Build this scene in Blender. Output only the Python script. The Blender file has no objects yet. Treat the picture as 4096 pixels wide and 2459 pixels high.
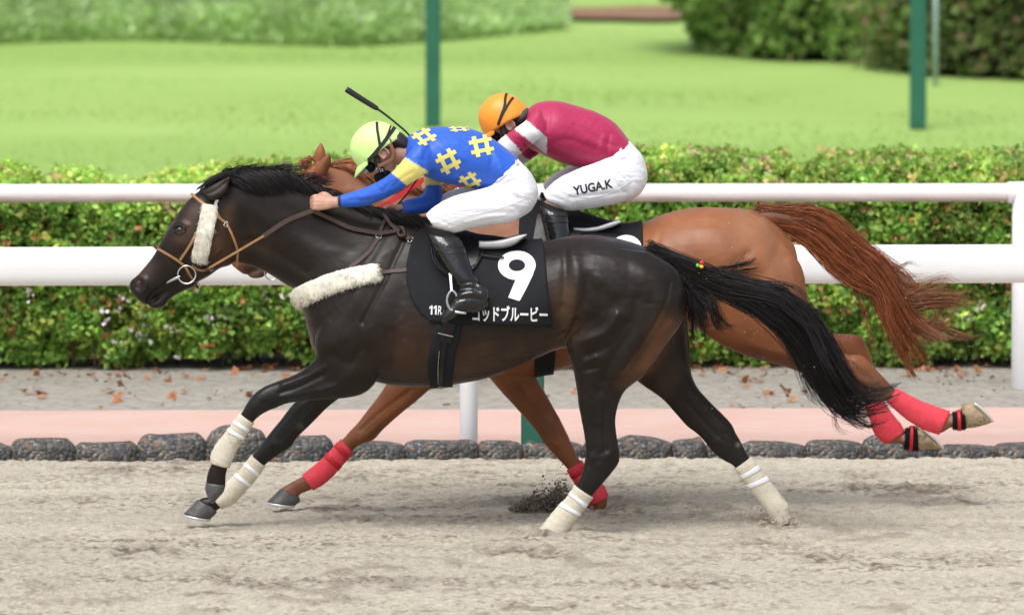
import bpy, bmesh, math, random
import numpy as np
from mathutils import Vector, Matrix
from mathutils.bvhtree import BVHTree

random.seed(7)
rng = np.random.default_rng(7)
SC = bpy.context.scene
COL = SC.collection

# ------------------------------------------------------------------ camera
FPX, W0, H0 = 34000.0, 4096.0, 2459.0
CAM = np.array([0.0, -40.0, 4.9])
PITCH = 0.0960
cp, sp = math.cos(PITCH), math.sin(PITCH)
cam_d = bpy.data.cameras.new('camera')
cam = bpy.data.objects.new('camera', cam_d)
COL.objects.link(cam)
cam.location = CAM
cam.rotation_euler = (math.pi / 2 - PITCH, 0, 0)
cam_d.sensor_width = 36.0
cam_d.lens = FPX / W0 * 36.0
cam_d.clip_start = 1.0
cam_d.clip_end = 4000.0
cam_d.dof.use_dof = True
cam_d.dof.focus_distance = 40.2
cam_d.dof.aperture_fstop = 3.3
SC.camera = cam

# ------------------------------------------------------------------ light
world = bpy.data.worlds.new('World')
SC.world = world
world.use_nodes = True
wn = world.node_tree.nodes
wl = world.node_tree.links
wn.clear()
SUN_EL, SUN_AZ = math.radians(62), math.radians(205)
sky = wn.new('ShaderNodeTexSky')
sky.sky_type = 'NISHITA'
sky.sun_disc = False
sky.sun_elevation = SUN_EL
sky.sun_rotation = SUN_AZ
sky.dust_density = 4.0
sky.air_density = 1.0
hs = wn.new('ShaderNodeHueSaturation')
hs.inputs['Saturation'].default_value = 0.42
bg = wn.new('ShaderNodeBackground')
bg.inputs['Strength'].default_value = 0.15
wo = wn.new('ShaderNodeOutputWorld')
wl.new(sky.outputs[0], hs.inputs['Color'])
wl.new(hs.outputs[0], bg.inputs['Color'])
wl.new(bg.outputs[0], wo.inputs['Surface'])
sun_d = bpy.data.lights.new('sun', 'SUN')
sun_d.energy = 1.5
sun_d.angle = math.radians(35)
sun_d.color = (1.0, 0.99, 0.975)
sun = bpy.data.objects.new('sun', sun_d)
COL.objects.link(sun)
sdir = Vector((math.sin(SUN_AZ) * math.cos(SUN_EL), math.cos(SUN_AZ) * math.cos(SUN_EL), math.sin(SUN_EL)))
sun.rotation_euler = sdir.to_track_quat('Z', 'Y').to_euler()
SC.view_settings.view_transform = 'Standard'
SC.view_settings.look = 'None'
SC.view_settings.gamma = 1.0
SC.view_settings.use_curve_mapping = False
SC.view_settings.exposure = 0.35
SC.render.film_transparent = False
SC.cycles.max_bounces = 5
SC.cycles.diffuse_bounces = 3

# ------------------------------------------------------------------ picture <-> place
def P(px, py, Y=0.0):
    """The point of the vertical plane y=Y that is seen at photo pixel px,py."""
    px = np.asarray(px, float); py = np.asarray(py, float); Y = np.asarray(Y, float)
    u = (px - W0 / 2) / FPX
    v = (H0 / 2 - py) / FPX
    dy = cp + v * sp
    dz = -sp + v * cp
    t = (Y - CAM[1]) / dy
    return np.stack([CAM[0] + u * t, Y + 0 * t, CAM[2] + dz * t], -1)

def to_px(V):
    d = V - CAM
    f = d[..., 1] * cp - d[..., 2] * sp
    up = d[..., 1] * sp + d[..., 2] * cp
    return W0 / 2 + FPX * d[..., 0] / f, H0 / 2 - FPX * up / f

def G(px, py):
    """The ground point (z=0) seen at px,py."""
    u = (px - W0 / 2) / FPX; v = (H0 / 2 - py) / FPX
    dy = cp + v * sp; dz = -sp + v * cp
    t = -CAM[2] / dz
    return np.array([CAM[0] + u * t, CAM[1] + dy * t, 0.0])

# ------------------------------------------------------------------ noise
def _hash(ix, iy, seed):
    h = (ix.astype(np.int64) * 374761393 + iy.astype(np.int64) * 668265263 + seed * 982451653) & 0xffffffff
    h = ((h ^ (h >> 13)) * 1274126177) & 0xffffffff
    return ((h ^ (h >> 16)) & 0xffff) / 65535.0

def vnoise(x, y, s, seed=0):
    x = np.asarray(x, float) / s; y = np.asarray(y, float) / s
    ix = np.floor(x); iy = np.floor(y); fx = x - ix; fy = y - iy
    fx = fx * fx * (3 - 2 * fx); fy = fy * fy * (3 - 2 * fy)
    a = _hash(ix, iy, seed); b = _hash(ix + 1, iy, seed); c = _hash(ix, iy + 1, seed); d = _hash(ix + 1, iy + 1, seed)
    return (a * (1 - fx) + b * fx) * (1 - fy) + (c * (1 - fx) + d * fx) * fy

# ------------------------------------------------------------------ objects
def mesh_from(name, V, Fc, col=None, smooth=True, attrs=None):
    me = bpy.data.meshes.new(name)
    V = np.asarray(V, float)
    if isinstance(Fc, np.ndarray):
        n, k = Fc.shape
        me.vertices.add(len(V)); me.vertices.foreach_set('co', V.astype(np.float32).ravel())
        me.loops.add(n * k); me.loops.foreach_set('vertex_index', Fc.astype(np.int32).ravel())
        me.polygons.add(n)
        me.polygons.foreach_set('loop_start', np.arange(0, n * k, k, dtype=np.int32))
        me.polygons.foreach_set('loop_total', np.full(n, k, dtype=np.int32))
        me.update(calc_edges=True)
    else:
        me.from_pydata([tuple(v) for v in V], [], [tuple(int(i) for i in f) for f in Fc])
    me.validate()
    if smooth:
        me.polygons.foreach_set('use_smooth', [True] * len(me.polygons))
    if col is not None:
        a = me.color_attributes.new('Col', 'FLOAT_COLOR', 'POINT')
        c = np.ones((len(V), 4), np.float32); c[:, :3] = col
        a.data.foreach_set('color', c.ravel())
    if attrs:
        for k2, v2 in attrs.items():
            a = me.attributes.new(k2, 'FLOAT', 'POINT')
            a.data.foreach_set('value', np.asarray(v2, np.float32))
    me.update()
    return me

def obj(name, me, mat=None, parent=None, label=None):
    o = bpy.data.objects.new(name, me)
    COL.objects.link(o)
    if mat is not None:
        me.materials.append(mat) if len(me.materials) == 0 else None
    if parent is not None:
        o.parent = parent
        o.matrix_parent_inverse = Matrix.Translation(-parent.location) if parent.type == 'EMPTY' and parent.parent is None else Matrix.Identity(4)
    if label:
        o['label'] = label
    return o

def sub(name, me, mat, part, label=None):
    """a child of a part (the part has an identity world matrix)"""
    o = bpy.data.objects.new(name, me)
    COL.objects.link(o)
    if len(me.materials) == 0: me.materials.append(mat)
    o.parent = part
    if label: o['label'] = label
    return o

def thing(name, label, cat, loc=(0, 0, 0), group=None):
    e = bpy.data.objects.new(name, None)
    e.empty_display_size = 0.1
    e.location = loc
    COL.objects.link(e)
    e['label'] = label; e['category'] = cat
    if group: e['group'] = group
    return e

def tag(o, label, cat, group=None, kind=None):
    if label: o['label'] = label
    if cat: o['category'] = cat
    if group: o['group'] = group
    if kind: o['kind'] = kind
    return o

# ------------------------------------------------------------------ materials
def nd(nt, t, **kw):
    n = nt.nodes.new(t)
    for k, v in kw.items():
        if k in n.inputs.keys(): n.inputs[k].default_value = v
        else: setattr(n, k, v)
    return n

def mat(name, color=(0.5, 0.5, 0.5), rough=0.6, metal=0.0, spec=0.5, coat=0.0, sheen=0.0, attr=False,
        var=0.15, vscale=8.0, bump=0.0, bscale=40.0, bdist=0.004, dirt=None, dscale=6.0, dthr=0.55,
        bstretch=None, wave=None, trans=0.0, sss=0.0, vstretch=None, rvar=0.0):
    m = bpy.data.materials.new(name); m.use_nodes = True
    nt = m.node_tree; b = nt.nodes['Principled BSDF']
    b.inputs['Roughness'].default_value = rough
    b.inputs['Metallic'].default_value = metal
    b.inputs['Specular IOR Level'].default_value = spec
    b.inputs['Coat Weight'].default_value = coat
    b.inputs['Coat Roughness'].default_value = 0.12
    b.inputs['Sheen Weight'].default_value = sheen
    tc = nd(nt, 'ShaderNodeTexCoord')
    def coord(st):
        if st is None: return tc.outputs['Object']
        mp = nd(nt, 'ShaderNodeMapping'); mp.inputs['Scale'].default_value = st
        nt.links.new(tc.outputs['Object'], mp.inputs['Vector']); return mp.outputs[0]
    if attr:
        at = nd(nt, 'ShaderNodeAttribute', attribute_name='Col'); csock = at.outputs['Color']
    else:
        rgb = nd(nt, 'ShaderNodeRGB'); rgb.outputs[0].default_value = (*color, 1); csock = rgb.outputs[0]
    if var > 0:
        no = nd(nt, 'ShaderNodeTexNoise', Scale=vscale, Detail=5.0, Roughness=0.6)
        nt.links.new(coord(vstretch), no.inputs['Vector'])
        mr = nd(nt, 'ShaderNodeMapRange'); mr.inputs['From Min'].default_value = 0.3; mr.inputs['From Max'].default_value = 0.7
        mr.inputs['To Min'].default_value = 1 - var; mr.inputs['To Max'].default_value = 1 + var
        nt.links.new(no.outputs[0], mr.inputs[0])
        vm = nd(nt, 'ShaderNodeVectorMath', operation='SCALE')
        nt.links.new(csock, vm.inputs[0]); nt.links.new(mr.outputs[0], vm.inputs['Scale']); csock = vm.outputs[0]
    if rvar > 0:
        no3 = nd(nt, 'ShaderNodeTexNoise', Scale=vscale * 1.7, Detail=4.0)
        nt.links.new(tc.outputs['Object'], no3.inputs['Vector'])
        mr3 = nd(nt, 'ShaderNodeMapRange'); mr3.inputs['From Min'].default_value = 0.3; mr3.inputs['From Max'].default_value = 0.7
        mr3.inputs['To Min'].default_value = max(0.02, rough - rvar); mr3.inputs['To Max'].default_value = rough + rvar
        nt.links.new(no3.outputs[0], mr3.inputs[0]); nt.links.new(mr3.outputs[0], b.inputs['Roughness'])
    if dirt is not None:
        no2 = nd(nt, 'ShaderNodeTexNoise', Scale=dscale, Detail=8.0, Roughness=0.7)
        nt.links.new(tc.outputs['Object'], no2.inputs['Vector'])
        mr2 = nd(nt, 'ShaderNodeMapRange'); mr2.inputs['From Min'].default_value = dthr; mr2.inputs['From Max'].default_value = dthr + 0.12
        nt.links.new(no2.outputs[0], mr2.inputs[0])
        mx = nd(nt, 'ShaderNodeMix', data_type='RGBA')
        nt.links.new(mr2.outputs[0], mx.inputs[0]); nt.links.new(csock, mx.inputs[6]); mx.inputs[7].default_value = (*dirt, 1)
        csock = mx.outputs[2]
    nt.links.new(csock, b.inputs['Base Color'])
    last = None
    if bump > 0:
        nb = nd(nt, 'ShaderNodeTexNoise', Scale=bscale, Detail=4.0, Roughness=0.6)
        nt.links.new(coord(bstretch), nb.inputs['Vector'])
        bp = nd(nt, 'ShaderNodeBump', Strength=bump, Distance=bdist)
        nt.links.new(nb.outputs[0], bp.inputs['Height']); last = bp.outputs[0]
        nt.links.new(last, b.inputs['Normal'])
    if wave is not None:   # (attribute, cycles, strength, distance)
        at2 = nd(nt, 'ShaderNodeAttribute', attribute_name=wave[0])
        no4 = nd(nt, 'ShaderNodeTexNoise', Scale=25.0, Detail=3.0)
        nt.links.new(tc.outputs['Object'], no4.inputs['Vector'])
        ma = nd(nt, 'ShaderNodeMath', operation='MULTIPLY_ADD'); ma.inputs[1].default_value = wave[1]
        nt.links.new(at2.outputs['Fac'], ma.inputs[0])
        ms = nd(nt, 'ShaderNodeMath', operation='MULTIPLY'); ms.inputs[1].default_value = 5.0
        nt.links.new(no4.outputs[0], ms.inputs[0]); nt.links.new(ms.outputs[0], ma.inputs[2])
        sn = nd(nt, 'ShaderNodeMath', operation='SINE'); nt.links.new(ma.outputs[0], sn.inputs[0])
        bp2 = nd(nt, 'ShaderNodeBump', Strength=wave[2], Distance=wave[3])
        nt.links.new(sn.outputs[0], bp2.inputs['Height'])
        if last is not None: nt.links.new(last, bp2.inputs['Normal'])
        nt.links.new(bp2.outputs[0], b.inputs['Normal'])
    if trans > 0:
        tr = nd(nt, 'ShaderNodeBsdfTranslucent'); nt.links.new(csock, tr.inputs['Color'])
        mxs = nd(nt, 'ShaderNodeMixShader'); mxs.inputs[0].default_value = trans
        nt.links.new(b.outputs[0], mxs.inputs[1]); nt.links.new(tr.outputs[0], mxs.inputs[2])
        nt.links.new(mxs.outputs[0], nt.nodes['Material Output'].inputs['Surface'])
    if sss > 0:
        b.inputs['Subsurface Weight'].default_value = sss
        b.inputs['Subsurface Radius'].default_value = (0.02, 0.008, 0.004)
        b.inputs['Subsurface Scale'].default_value = 0.5
    return m

M = {}
M['dark_coat'] = mat('dark_coat', attr=True, rough=0.37, spec=0.26, sheen=0.0, var=0.30, vscale=8, bump=0.22, bscale=34, bdist=0.004, rvar=0.07, dirt=(.16, .13, .10), dthr=.73, dscale=95)
M['chestnut_coat'] = mat('chestnut_coat', attr=True, rough=0.45, spec=0.34, sheen=0.0, var=0.20, vscale=6, bump=0.22, bscale=34, bdist=0.004, rvar=0.06)
M['dark_hair'] = mat('dark_hair', (0.010, 0.007, 0.007), rough=0.42, spec=0.35, var=0.3, vscale=30)
M['chestnut_hair'] = mat('chestnut_hair', attr=True, rough=0.42, spec=0.4, var=0.25, vscale=20)
M['eye'] = mat('eye', (0.008, 0.005, 0.004), rough=0.06, spec=0.7, var=0)
M['nostril'] = mat('nostril', (0.055, 0.014, 0.014), rough=0.5, var=0.3, vscale=60)
M['hoof_dark'] = mat('hoof_dark', (0.07, 0.065, 0.065), rough=0.45, var=0.4, vscale=25, bump=0.3, bscale=60, dirt=(0.28, 0.25, 0.22), dthr=0.66, dscale=30)
M['hoof_pale'] = mat('hoof_pale', (0.40, 0.29, 0.17), rough=0.6, var=0.5, vscale=14, bump=0.5, bscale=40, dirt=(0.05, 0.042, 0.04), dthr=0.50, dscale=14)
M['steel'] = mat('steel', (0.62, 0.63, 0.65), rough=0.25, metal=1.0, var=0.1)
M['alu'] = mat('alu', (0.7, 0.7, 0.7), rough=0.4, metal=0.6, var=0.1)
M['bandage_white'] = mat('bandage_white', (0.60, 0.55, 0.44), rough=0.9, var=0.10, vscale=25, bump=0.3, bscale=150, bdist=0.002, wave=('u', 620.0, 0.3, 0.0014), dirt=(0.36, 0.27, 0.14), dthr=0.58, dscale=11)
M['bandage_red'] = mat('bandage_red', (0.76, 0.055, 0.08), rough=0.8, var=0.14, vscale=25, bump=0.3, bscale=150, bdist=0.002, wave=('u', 620.0, 0.35, 0.0015), dirt=(0.50, 0.10, 0.09), dthr=0.60, dscale=15)
M['tape'] = mat('tape', (0.78, 0.79, 0.82), rough=0.45, var=0.05)
M['tape_red'] = mat('tape_red', (0.55, 0.01, 0.02), rough=0.5, var=0.05)
M['sheepskin'] = mat('sheepskin', (0.76, 0.72, 0.62), rough=0.95, var=0.30, vscale=22, dirt=(.34, .28, .20), dthr=.60, dscale=26)
M['tan_leather'] = mat('tan_leather', (0.34, 0.165, 0.060), rough=0.5, var=0.2, vscale=30, bump=0.2, bscale=150, bdist=0.001)
M['brown_leather'] = mat('brown_leather', (0.055, 0.028, 0.020), rough=0.5, var=0.2, vscale=30, bump=0.3, bscale=200, bdist=0.002)
M['red_rein'] = mat('red_rein', (0.60, 0.02, 0.025), rough=0.6, var=0.1, bump=0.5, bscale=180, bdist=0.003)
M['black_cloth'] = mat('black_cloth', (0.009, 0.010, 0.013), rough=0.8, spec=0.3, var=0.2, vscale=12, bump=0.25, bscale=14, bdist=0.012)
M['black_leather'] = mat('black_leather', (0.008, 0.008, 0.009), rough=0.3, spec=0.3, var=0.2, bump=0.2, bscale=60)
M['boot'] = mat('boot', (0.006, 0.006, 0.007), rough=0.08, spec=0.5, coat=0.3, var=0.2, bump=0.7, bscale=11, bdist=0.016, rvar=0.05, dirt=(0.13, 0.115, 0.09), dthr=0.64, dscale=55)
M['boot_clean'] = mat('boot_clean', (0.006, 0.006, 0.007), rough=0.07, spec=0.5, coat=0.3, var=0.2, bump=0.7, bscale=11, bdist=0.016)
M['legging'] = mat('legging', (0.007, 0.007, 0.009), rough=0.8, spec=0.25, var=0.2, bump=0.3, bscale=50)
M['white_print'] = mat('white_print', (0.82, 0.82, 0.82), rough=0.6, var=0.03)
M['saddle_brown'] = mat('saddle_brown', (0.20, 0.085, 0.06), rough=0.5, var=0.12, bump=0.15, bscale=120, bdist=0.001)
M['saddle_white'] = mat('saddle_white', (0.45, 0.45, 0.46), rough=0.2, spec=0.6, coat=0.3, var=0.2, bump=0.5, bscale=20, bdist=0.006)
M['jersey'] = mat('jersey', attr=True, rough=0.48, spec=0.4, sheen=0.1, var=0.05, vscale=10, bump=0.35, bscale=11, bdist=0.010, bstretch=(1, 1, 2.2))
M['yellow_print'] = mat('yellow_print', (0.80, 0.70, 0.20), rough=0.5, var=0.05)
M['breeches'] = mat('breeches', (0.82, 0.82, 0.87), rough=0.6, spec=0.4, sheen=0.1, var=0.03, vscale=10, bump=0.4, bscale=9, bdist=0.012, bstretch=(0.7, 1, 2.6))
M['skin'] = mat('skin', attr=True, rough=0.5, sss=0.15, var=0.10, vscale=30, bump=0.2, bscale=90, bdist=0.002)
M['helmet_lime'] = mat('helmet_lime', (0.66, 0.95, 0.32), rough=0.38, spec=0.5, sheen=0.1, var=0.04, bump=0.5, bscale=16, bdist=0.008)
M['helmet_orange'] = mat('helmet_orange', (0.95, 0.33, 0.03), rough=0.42, spec=0.5, var=0.04, bump=0.35, bscale=14, bdist=0.007)
M['elastic'] = mat('elastic', (0.012, 0.012, 0.012), rough=0.7, var=0.1)
M['hair_black'] = mat('hair_black', (0.012, 0.009, 0.008), rough=0.5, var=0.2, bump=0.6, bscale=90, bdist=0.004)
M['harness'] = mat('harness', (0.22, 0.085, 0.04), rough=0.45, var=0.2, bump=0.2, bscale=80)
M['clear_lens'] = mat('clear_lens', (0.5, 0.52, 0.55), rough=0.08, spec=0.8, var=0)
M['whip'] = mat('whip', (0.010, 0.010, 0.012), rough=0.35, var=0.1)

# ------------------------------------------------------------------ mesh makers
def catmull(A, n):
    A = np.asarray(A, float)
    if A.ndim == 1: A = A[:, None]
    ext = np.vstack([2 * A[0] - A[1], A, 2 * A[-1] - A[-2]])
    out = []
    for i in range(len(A) - 1):
        p0, p1, p2, p3 = ext[i], ext[i + 1], ext[i + 2], ext[i + 3]
        for t in np.arange(n) / n:
            out.append(0.5 * ((2 * p1) + (p2 - p0) * t + (2 * p0 - 5 * p1 + 4 * p2 - p3) * t * t + (3 * p1 - p0 - 3 * p2 + p3) * t ** 3))
    out.append(A[-1])
    return np.array(out)

def rings_to_mesh(R, caps=True):
    """R: k x n x 3"""
    k, n, _ = R.shape
    V = R.reshape(-1, 3)
    F = []
    i = np.arange(n); j = (i + 1) % n
    for r in range(k - 1):
        F += list(np.stack([r * n + i, r * n + j, (r + 1) * n + j, (r + 1) * n + i], 1).tolist())
    if caps:
        c0 = len(V); V = np.vstack([V, R[0].mean(0), R[-1].mean(0)])
        F += [[c0, int(b), int(a)] for a, b in zip(i, j)]
        F += [[c0 + 1, int((k - 1) * n + a), int((k - 1) * n + b)] for a, b in zip(i, j)]
    return V, F

def loft(rings, Y=0.0, n=28, s=4, grow=0.0, scale=1.0, shift=(0, 0), mirror=None, e=2.0):
    """rings of (ax,ay,bx,by,halfwidth[,dy[,k]]); a,b: photo pixels of the two outline points"""
    A = []; B = []; Wd = []; K = []
    for r in rings:
        y = Y + (r[5] if len(r) > 5 else 0.0)
        A.append(P(r[0] + shift[0], r[1] + shift[1], y)); B.append(P(r[2] + shift[0], r[3] + shift[1], y))
        Wd.append(r[4]); K.append(r[6] if len(r) > 6 else 0.0)
    A = catmull(A, s); B = catmull(B, s); Wd = catmull(Wd, s)[:, 0]; K = catmull(K, s)[:, 0]
    C = (A + B) / 2; U = (A - B) / 2
    L = np.linalg.norm(U, axis=1, keepdims=True); u = U / np.maximum(L, 1e-6)
    th = np.arange(n) / n * 2 * np.pi
    ct, st = np.cos(th), np.sin(th)
    if e != 2.0:
        ct = np.sign(ct) * np.abs(ct) ** (2 / e); st = np.sign(st) * np.abs(st) ** (2 / e)
    R = np.zeros((len(C), n, 3))
    a = (L[:, 0] * scale + grow); w = Wd * scale + grow
    R += C[:, None, :] + (a[:, None] * ct[None, :])[:, :, None] * u[:, None, :]
    wy = w[:, None] * st[None, :] * (1 + K[:, None] * ct[None, :])
    R[:, :, 1] += wy
    V, F = rings_to_mesh(R)
    if mirror is not None:
        V = V.copy(); V[:, 1] = 2 * mirror - V[:, 1]; F = [f[::-1] for f in F]
    return V, F

def frames(pts):
    pts = np.asarray(pts, float)
    T = np.gradient(pts, axis=0); T /= np.maximum(np.linalg.norm(T, axis=1, keepdims=True), 1e-9)
    return T

def tube(pts, rad, n=10, s=3):
    pts = catmull(pts, s) if s > 1 else np.asarray(pts, float)
    rad = np.full(len(pts), rad, float) if np.isscalar(rad) else (catmull(rad, s)[:, 0] if s > 1 else np.asarray(rad, float))
    T = frames(pts)
    ref = np.array([0.0, 1.0, 0.0]) if abs(T[0][1]) < 0.9 else np.array([1.0, 0, 0])
    R = []
    u = np.cross(T[0], ref); u /= np.linalg.norm(u)
    for p, t, r in zip(pts, T, rad):
        u = u - t * np.dot(u, t); u /= max(np.linalg.norm(u), 1e-9)
        v = np.cross(t, u)
        th = np.arange(n) / n * 2 * np.pi
        R.append(p + r * (np.cos(th)[:, None] * u + np.sin(th)[:, None] * v))
    return rings_to_mesh(np.array(R))

def sweep(pts, nrm, wid, thk, n=12, box=False):
    """flat strap or padded roll: width across, thickness along the normal"""
    pts = np.asarray(pts, float); nrm = np.asarray(nrm, float)
    T = frames(pts); k = len(pts)
    wid = np.broadcast_to(wid, (k,)); thk = np.broadcast_to(thk, (k,))
    Bn = np.cross(T, nrm); Bn /= np.maximum(np.linalg.norm(Bn, axis=1, keepdims=True), 1e-9)
    N = np.cross(Bn, T)
    if box:
        sx = np.array([-1, -1, 1, 1.0]); sy = np.array([0, 1.0, 1.0, 0])
    else:
        th = np.arange(n) / n * 2 * np.pi; sx = np.cos(th); sy = 0.5 + 0.5 * np.sin(th)
    R = pts[:, None, :] + (wid[:, None] / 2 * sx)[:, :, None] * Bn[:, None, :] + (thk[:, None] * sy)[:, :, None] * N[:, None, :]
    return rings_to_mesh(R)

def merge(parts):
    V = []; F = []; o = 0
    for v, f in parts:
        V.append(np.asarray(v, float)); F += [[int(i) + o for i in q] for q in f]; o += len(v)
    return np.vstack(V), F

def ellipsoid(c, r, n=20, m=12, R=None):
    th = np.arange(n) / n * 2 * np.pi
    ph = np.linspace(-np.pi / 2 + 0.12, np.pi / 2 - 0.12, m)
    X = np.stack([np.cos(ph)[:, None] * np.cos(th)[None] * r[0], np.cos(ph)[:, None] * np.sin(th)[None] * r[1],
                  np.sin(ph)[:, None] * np.ones(n)[None] * r[2]], -1)
    if R is not None: X = X @ np.array(R).T
    return rings_to_mesh(X + np.asarray(c))

def fuse(parts, voxel=0.008, smooth=5):
    V, F = merge(parts)
    me = mesh_from('tmp', V, F)
    o = bpy.data.objects.new('tmp', me); COL.objects.link(o)
    md = o.modifiers.new('r', 'REMESH'); md.mode = 'VOXEL'; md.voxel_size = voxel; md.adaptivity = 0.0
    if smooth:
        sm = o.modifiers.new('s', 'SMOOTH'); sm.factor = 0.5; sm.iterations = smooth
    dg = bpy.context.evaluated_depsgraph_get()
    ev = o.evaluated_get(dg); m2 = ev.to_mesh()
    n = len(m2.vertices)
    vv = np.zeros(n * 3, np.float32); m2.vertices.foreach_get('co', vv); vv = vv.reshape(-1, 3).astype(float)
    quads = all(len(p.vertices) == 4 for p in list(m2.polygons)[:50])
    lt = np.zeros(len(m2.polygons), np.int32); m2.polygons.foreach_get('loop_total', lt)
    li = np.zeros(len(m2.loops), np.int32); m2.loops.foreach_get('vertex_index', li)
    if (lt == 4).all(): ff = li.reshape(-1, 4).copy()
    else:
        ff = []; k = 0
        for c in lt: ff.append(li[k:k + c].tolist()); k += c
    ev.to_mesh_clear()
    bpy.data.objects.remove(o); bpy.data.meshes.remove(me)
    return vv, ff

def normals(V, F):
    F = np.asarray(F)
    a, b, c, d = (V[F[:, i]] for i in range(4))
    fn = np.cross(c - a, d - b)
    N = np.zeros_like(V)
    for i in range(4): np.add.at(N, F[:, i], fn)
    return N / np.maximum(np.linalg.norm(N, axis=1, keepdims=True), 1e-12)

def seg_dist(px, py, pts):
    """distance in pixels to a polyline"""
    best = np.full(px.shape, 1e9)
    pts = catmull(np.array(pts, float), 4) if len(pts) > 2 else np.array(pts, float)
    if len(pts) == 1: return np.hypot(px - pts[0][0], py - pts[0][1])
    for (x0, y0), (x1, y1) in zip(pts[:-1], pts[1:]):
        dx, dy = x1 - x0, y1 - y0; L = dx * dx + dy * dy + 1e-9
        t = np.clip(((px - x0) * dx + (py - y0) * dy) / L, 0, 1)
        best = np.minimum(best, np.hypot(px - x0 - t * dx, py - y0 - t * dy))
    return best

def sculpt(V, F, strokes, ymid, ylim=None):
    """strokes: (points, radius px, amplitude m) on the near side, mirrored in depth for the trunk"""
    N = normals(V, F)
    px, py = to_px(V)
    wgt = np.clip(-N[:, 1], 0, 1)
    near = V[:, 1] < (ymid if ylim is None else ylim)
    D = np.zeros(len(V))
    for pts, r, amp in strokes:
        if len(pts) == 1: d = np.hypot(px - pts[0][0], py - pts[0][1])
        else: d = seg_dist(px, py, pts)
        D += amp * np.exp(-(d / r) ** 2)
    D *= wgt * near
    return V + N * D[:, None]

def wrinkle(V, F, ang, across, along, amp, seed, mask=None, power=1.0):
    """ridged folds running in one direction of the side view"""
    N = normals(V, F); px, py = to_px(V)
    ca, sa = math.cos(ang), math.sin(ang)
    u = px * ca + py * sa; v = -px * sa + py * ca
    wob = 14 * (vnoise(u, v, 70, seed + 9) - .5)
    r = 1 - np.abs(2 * vnoise(u * across / along, v + wob, across, seed) - 1)
    m = vnoise(u, v, 90, seed + 3)
    D = amp * (r ** 2 - .35) * np.clip(m * 2 - .5, 0, 1)
    if mask is not None: D = D * mask(px, py)
    return V + N * D[:, None]

def paint(V, base, blobs, ymid=None):
    """pigment of the coat: blobs (points, radius px, colour, strength)"""
    px, py = to_px(V)
    C = np.tile(np.array(base, float), (len(V), 1))
    for pts, r, c, s in blobs:
        d = np.hypot(px - pts[0][0], py - pts[0][1]) if len(pts) == 1 else seg_dist(px, py, pts)
        w = (s * np.exp(-(d / r) ** 2))[:, None]
        C = C * (1 - w) + np.array(c) * w
    return C

def bvh_of(V, F):
    return BVHTree.FromPolygons([tuple(v) for v in V], [tuple(int(i) for i in f) for f in F])

def surf(bvh, px, py, off=0.0, Y=0.0):
    q = P(px, py, 0.0)
    d = q - CAM; d /= np.linalg.norm(d)
    h = bvh.ray_cast(Vector(CAM), Vector(d))
    if h[0] is None:
        return P(px, py, Y), np.array([0, -1.0, 0])
    nn = np.array(h[1])
    if np.dot(nn, d) > 0: nn = -nn
    return np.array(h[0]) + nn * off, nn

def strap_on(bvh, pts, wid, thk=0.004, off=0.002, Y=0.0, step=12.0, box=True, smooth_n=True):
    """strap along photo points, lying on the surface"""
    pp = catmull(np.array(pts, float), 8) if len(pts) > 2 else np.array([np.array(pts[0]) * (1 - t) + np.array(pts[1]) * t for t in np.linspace(0, 1, 9)])
    L = np.concatenate([[0], np.cumsum(np.linalg.norm(np.diff(pp, axis=0), axis=1))])
    m = max(4, int(L[-1] / step)); ts = np.linspace(0, L[-1], m)
    x = np.interp(ts, L, pp[:, 0]); y = np.interp(ts, L, pp[:, 1])
    Q = []; N = []
    for a, b in zip(x, y):
        q, nn = surf(bvh, a, b, off, Y); Q.append(q); N.append(nn)
    Q = np.array(Q); N = np.array(N)
    for _ in range(3):
        N[1:-1] = (N[:-2] + 2 * N[1:-1] + N[2:]) / 4
        Q[1:-1, 1] = (Q[:-2, 1] + 2 * Q[1:-1, 1] + Q[2:, 1]) / 4
    N /= np.linalg.norm(N, axis=1, keepdims=True)
    return sweep(Q, N, wid, thk, box=box), Q, N

def strands(paths, width, tip=0.25, colors=None):
    """paths: S x M x 3 -> triangular tubes; returns V,F(+col)"""
    S, Mn, _ = paths.shape
    T = np.gradient(paths, axis=1); T /= np.maximum(np.linalg.norm(T, axis=2, keepdims=True), 1e-9)
    ref = rng.normal(size=(S, 1, 3)); u = np.cross(T, ref); u /= np.maximum(np.linalg.norm(u, axis=2, keepdims=True), 1e-9)
    v = np.cross(T, u)
    t = np.linspace(0, 1, Mn)
    w = np.broadcast_to(np.asarray(width).reshape(-1, 1), (S, 1)) * (1 - (1 - tip) * t ** 2)[None, :]
    V = np.zeros((S, Mn, 3, 3))
    for k in range(3):
        a = k * 2 * np.pi / 3
        V[:, :, k] = paths + (w * 0.5)[:, :, None] * (math.cos(a) * u + math.sin(a) * v)
    idx = np.arange(S * Mn * 3).reshape(S, Mn, 3)
    F = []
    for k in range(3):
        k2 = (k + 1) % 3
        F.append(np.stack([idx[:, :-1, k], idx[:, :-1, k2], idx[:, 1:, k2], idx[:, 1:, k]], -1).reshape(-1, 4))
    F = np.concatenate(F)
    C = None
    if colors is not None:
        C = np.repeat(np.repeat(colors[:, None, None, :], Mn, 1), 3, 2).reshape(-1, 3)
    return V.reshape(-1, 3), F, C

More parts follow.
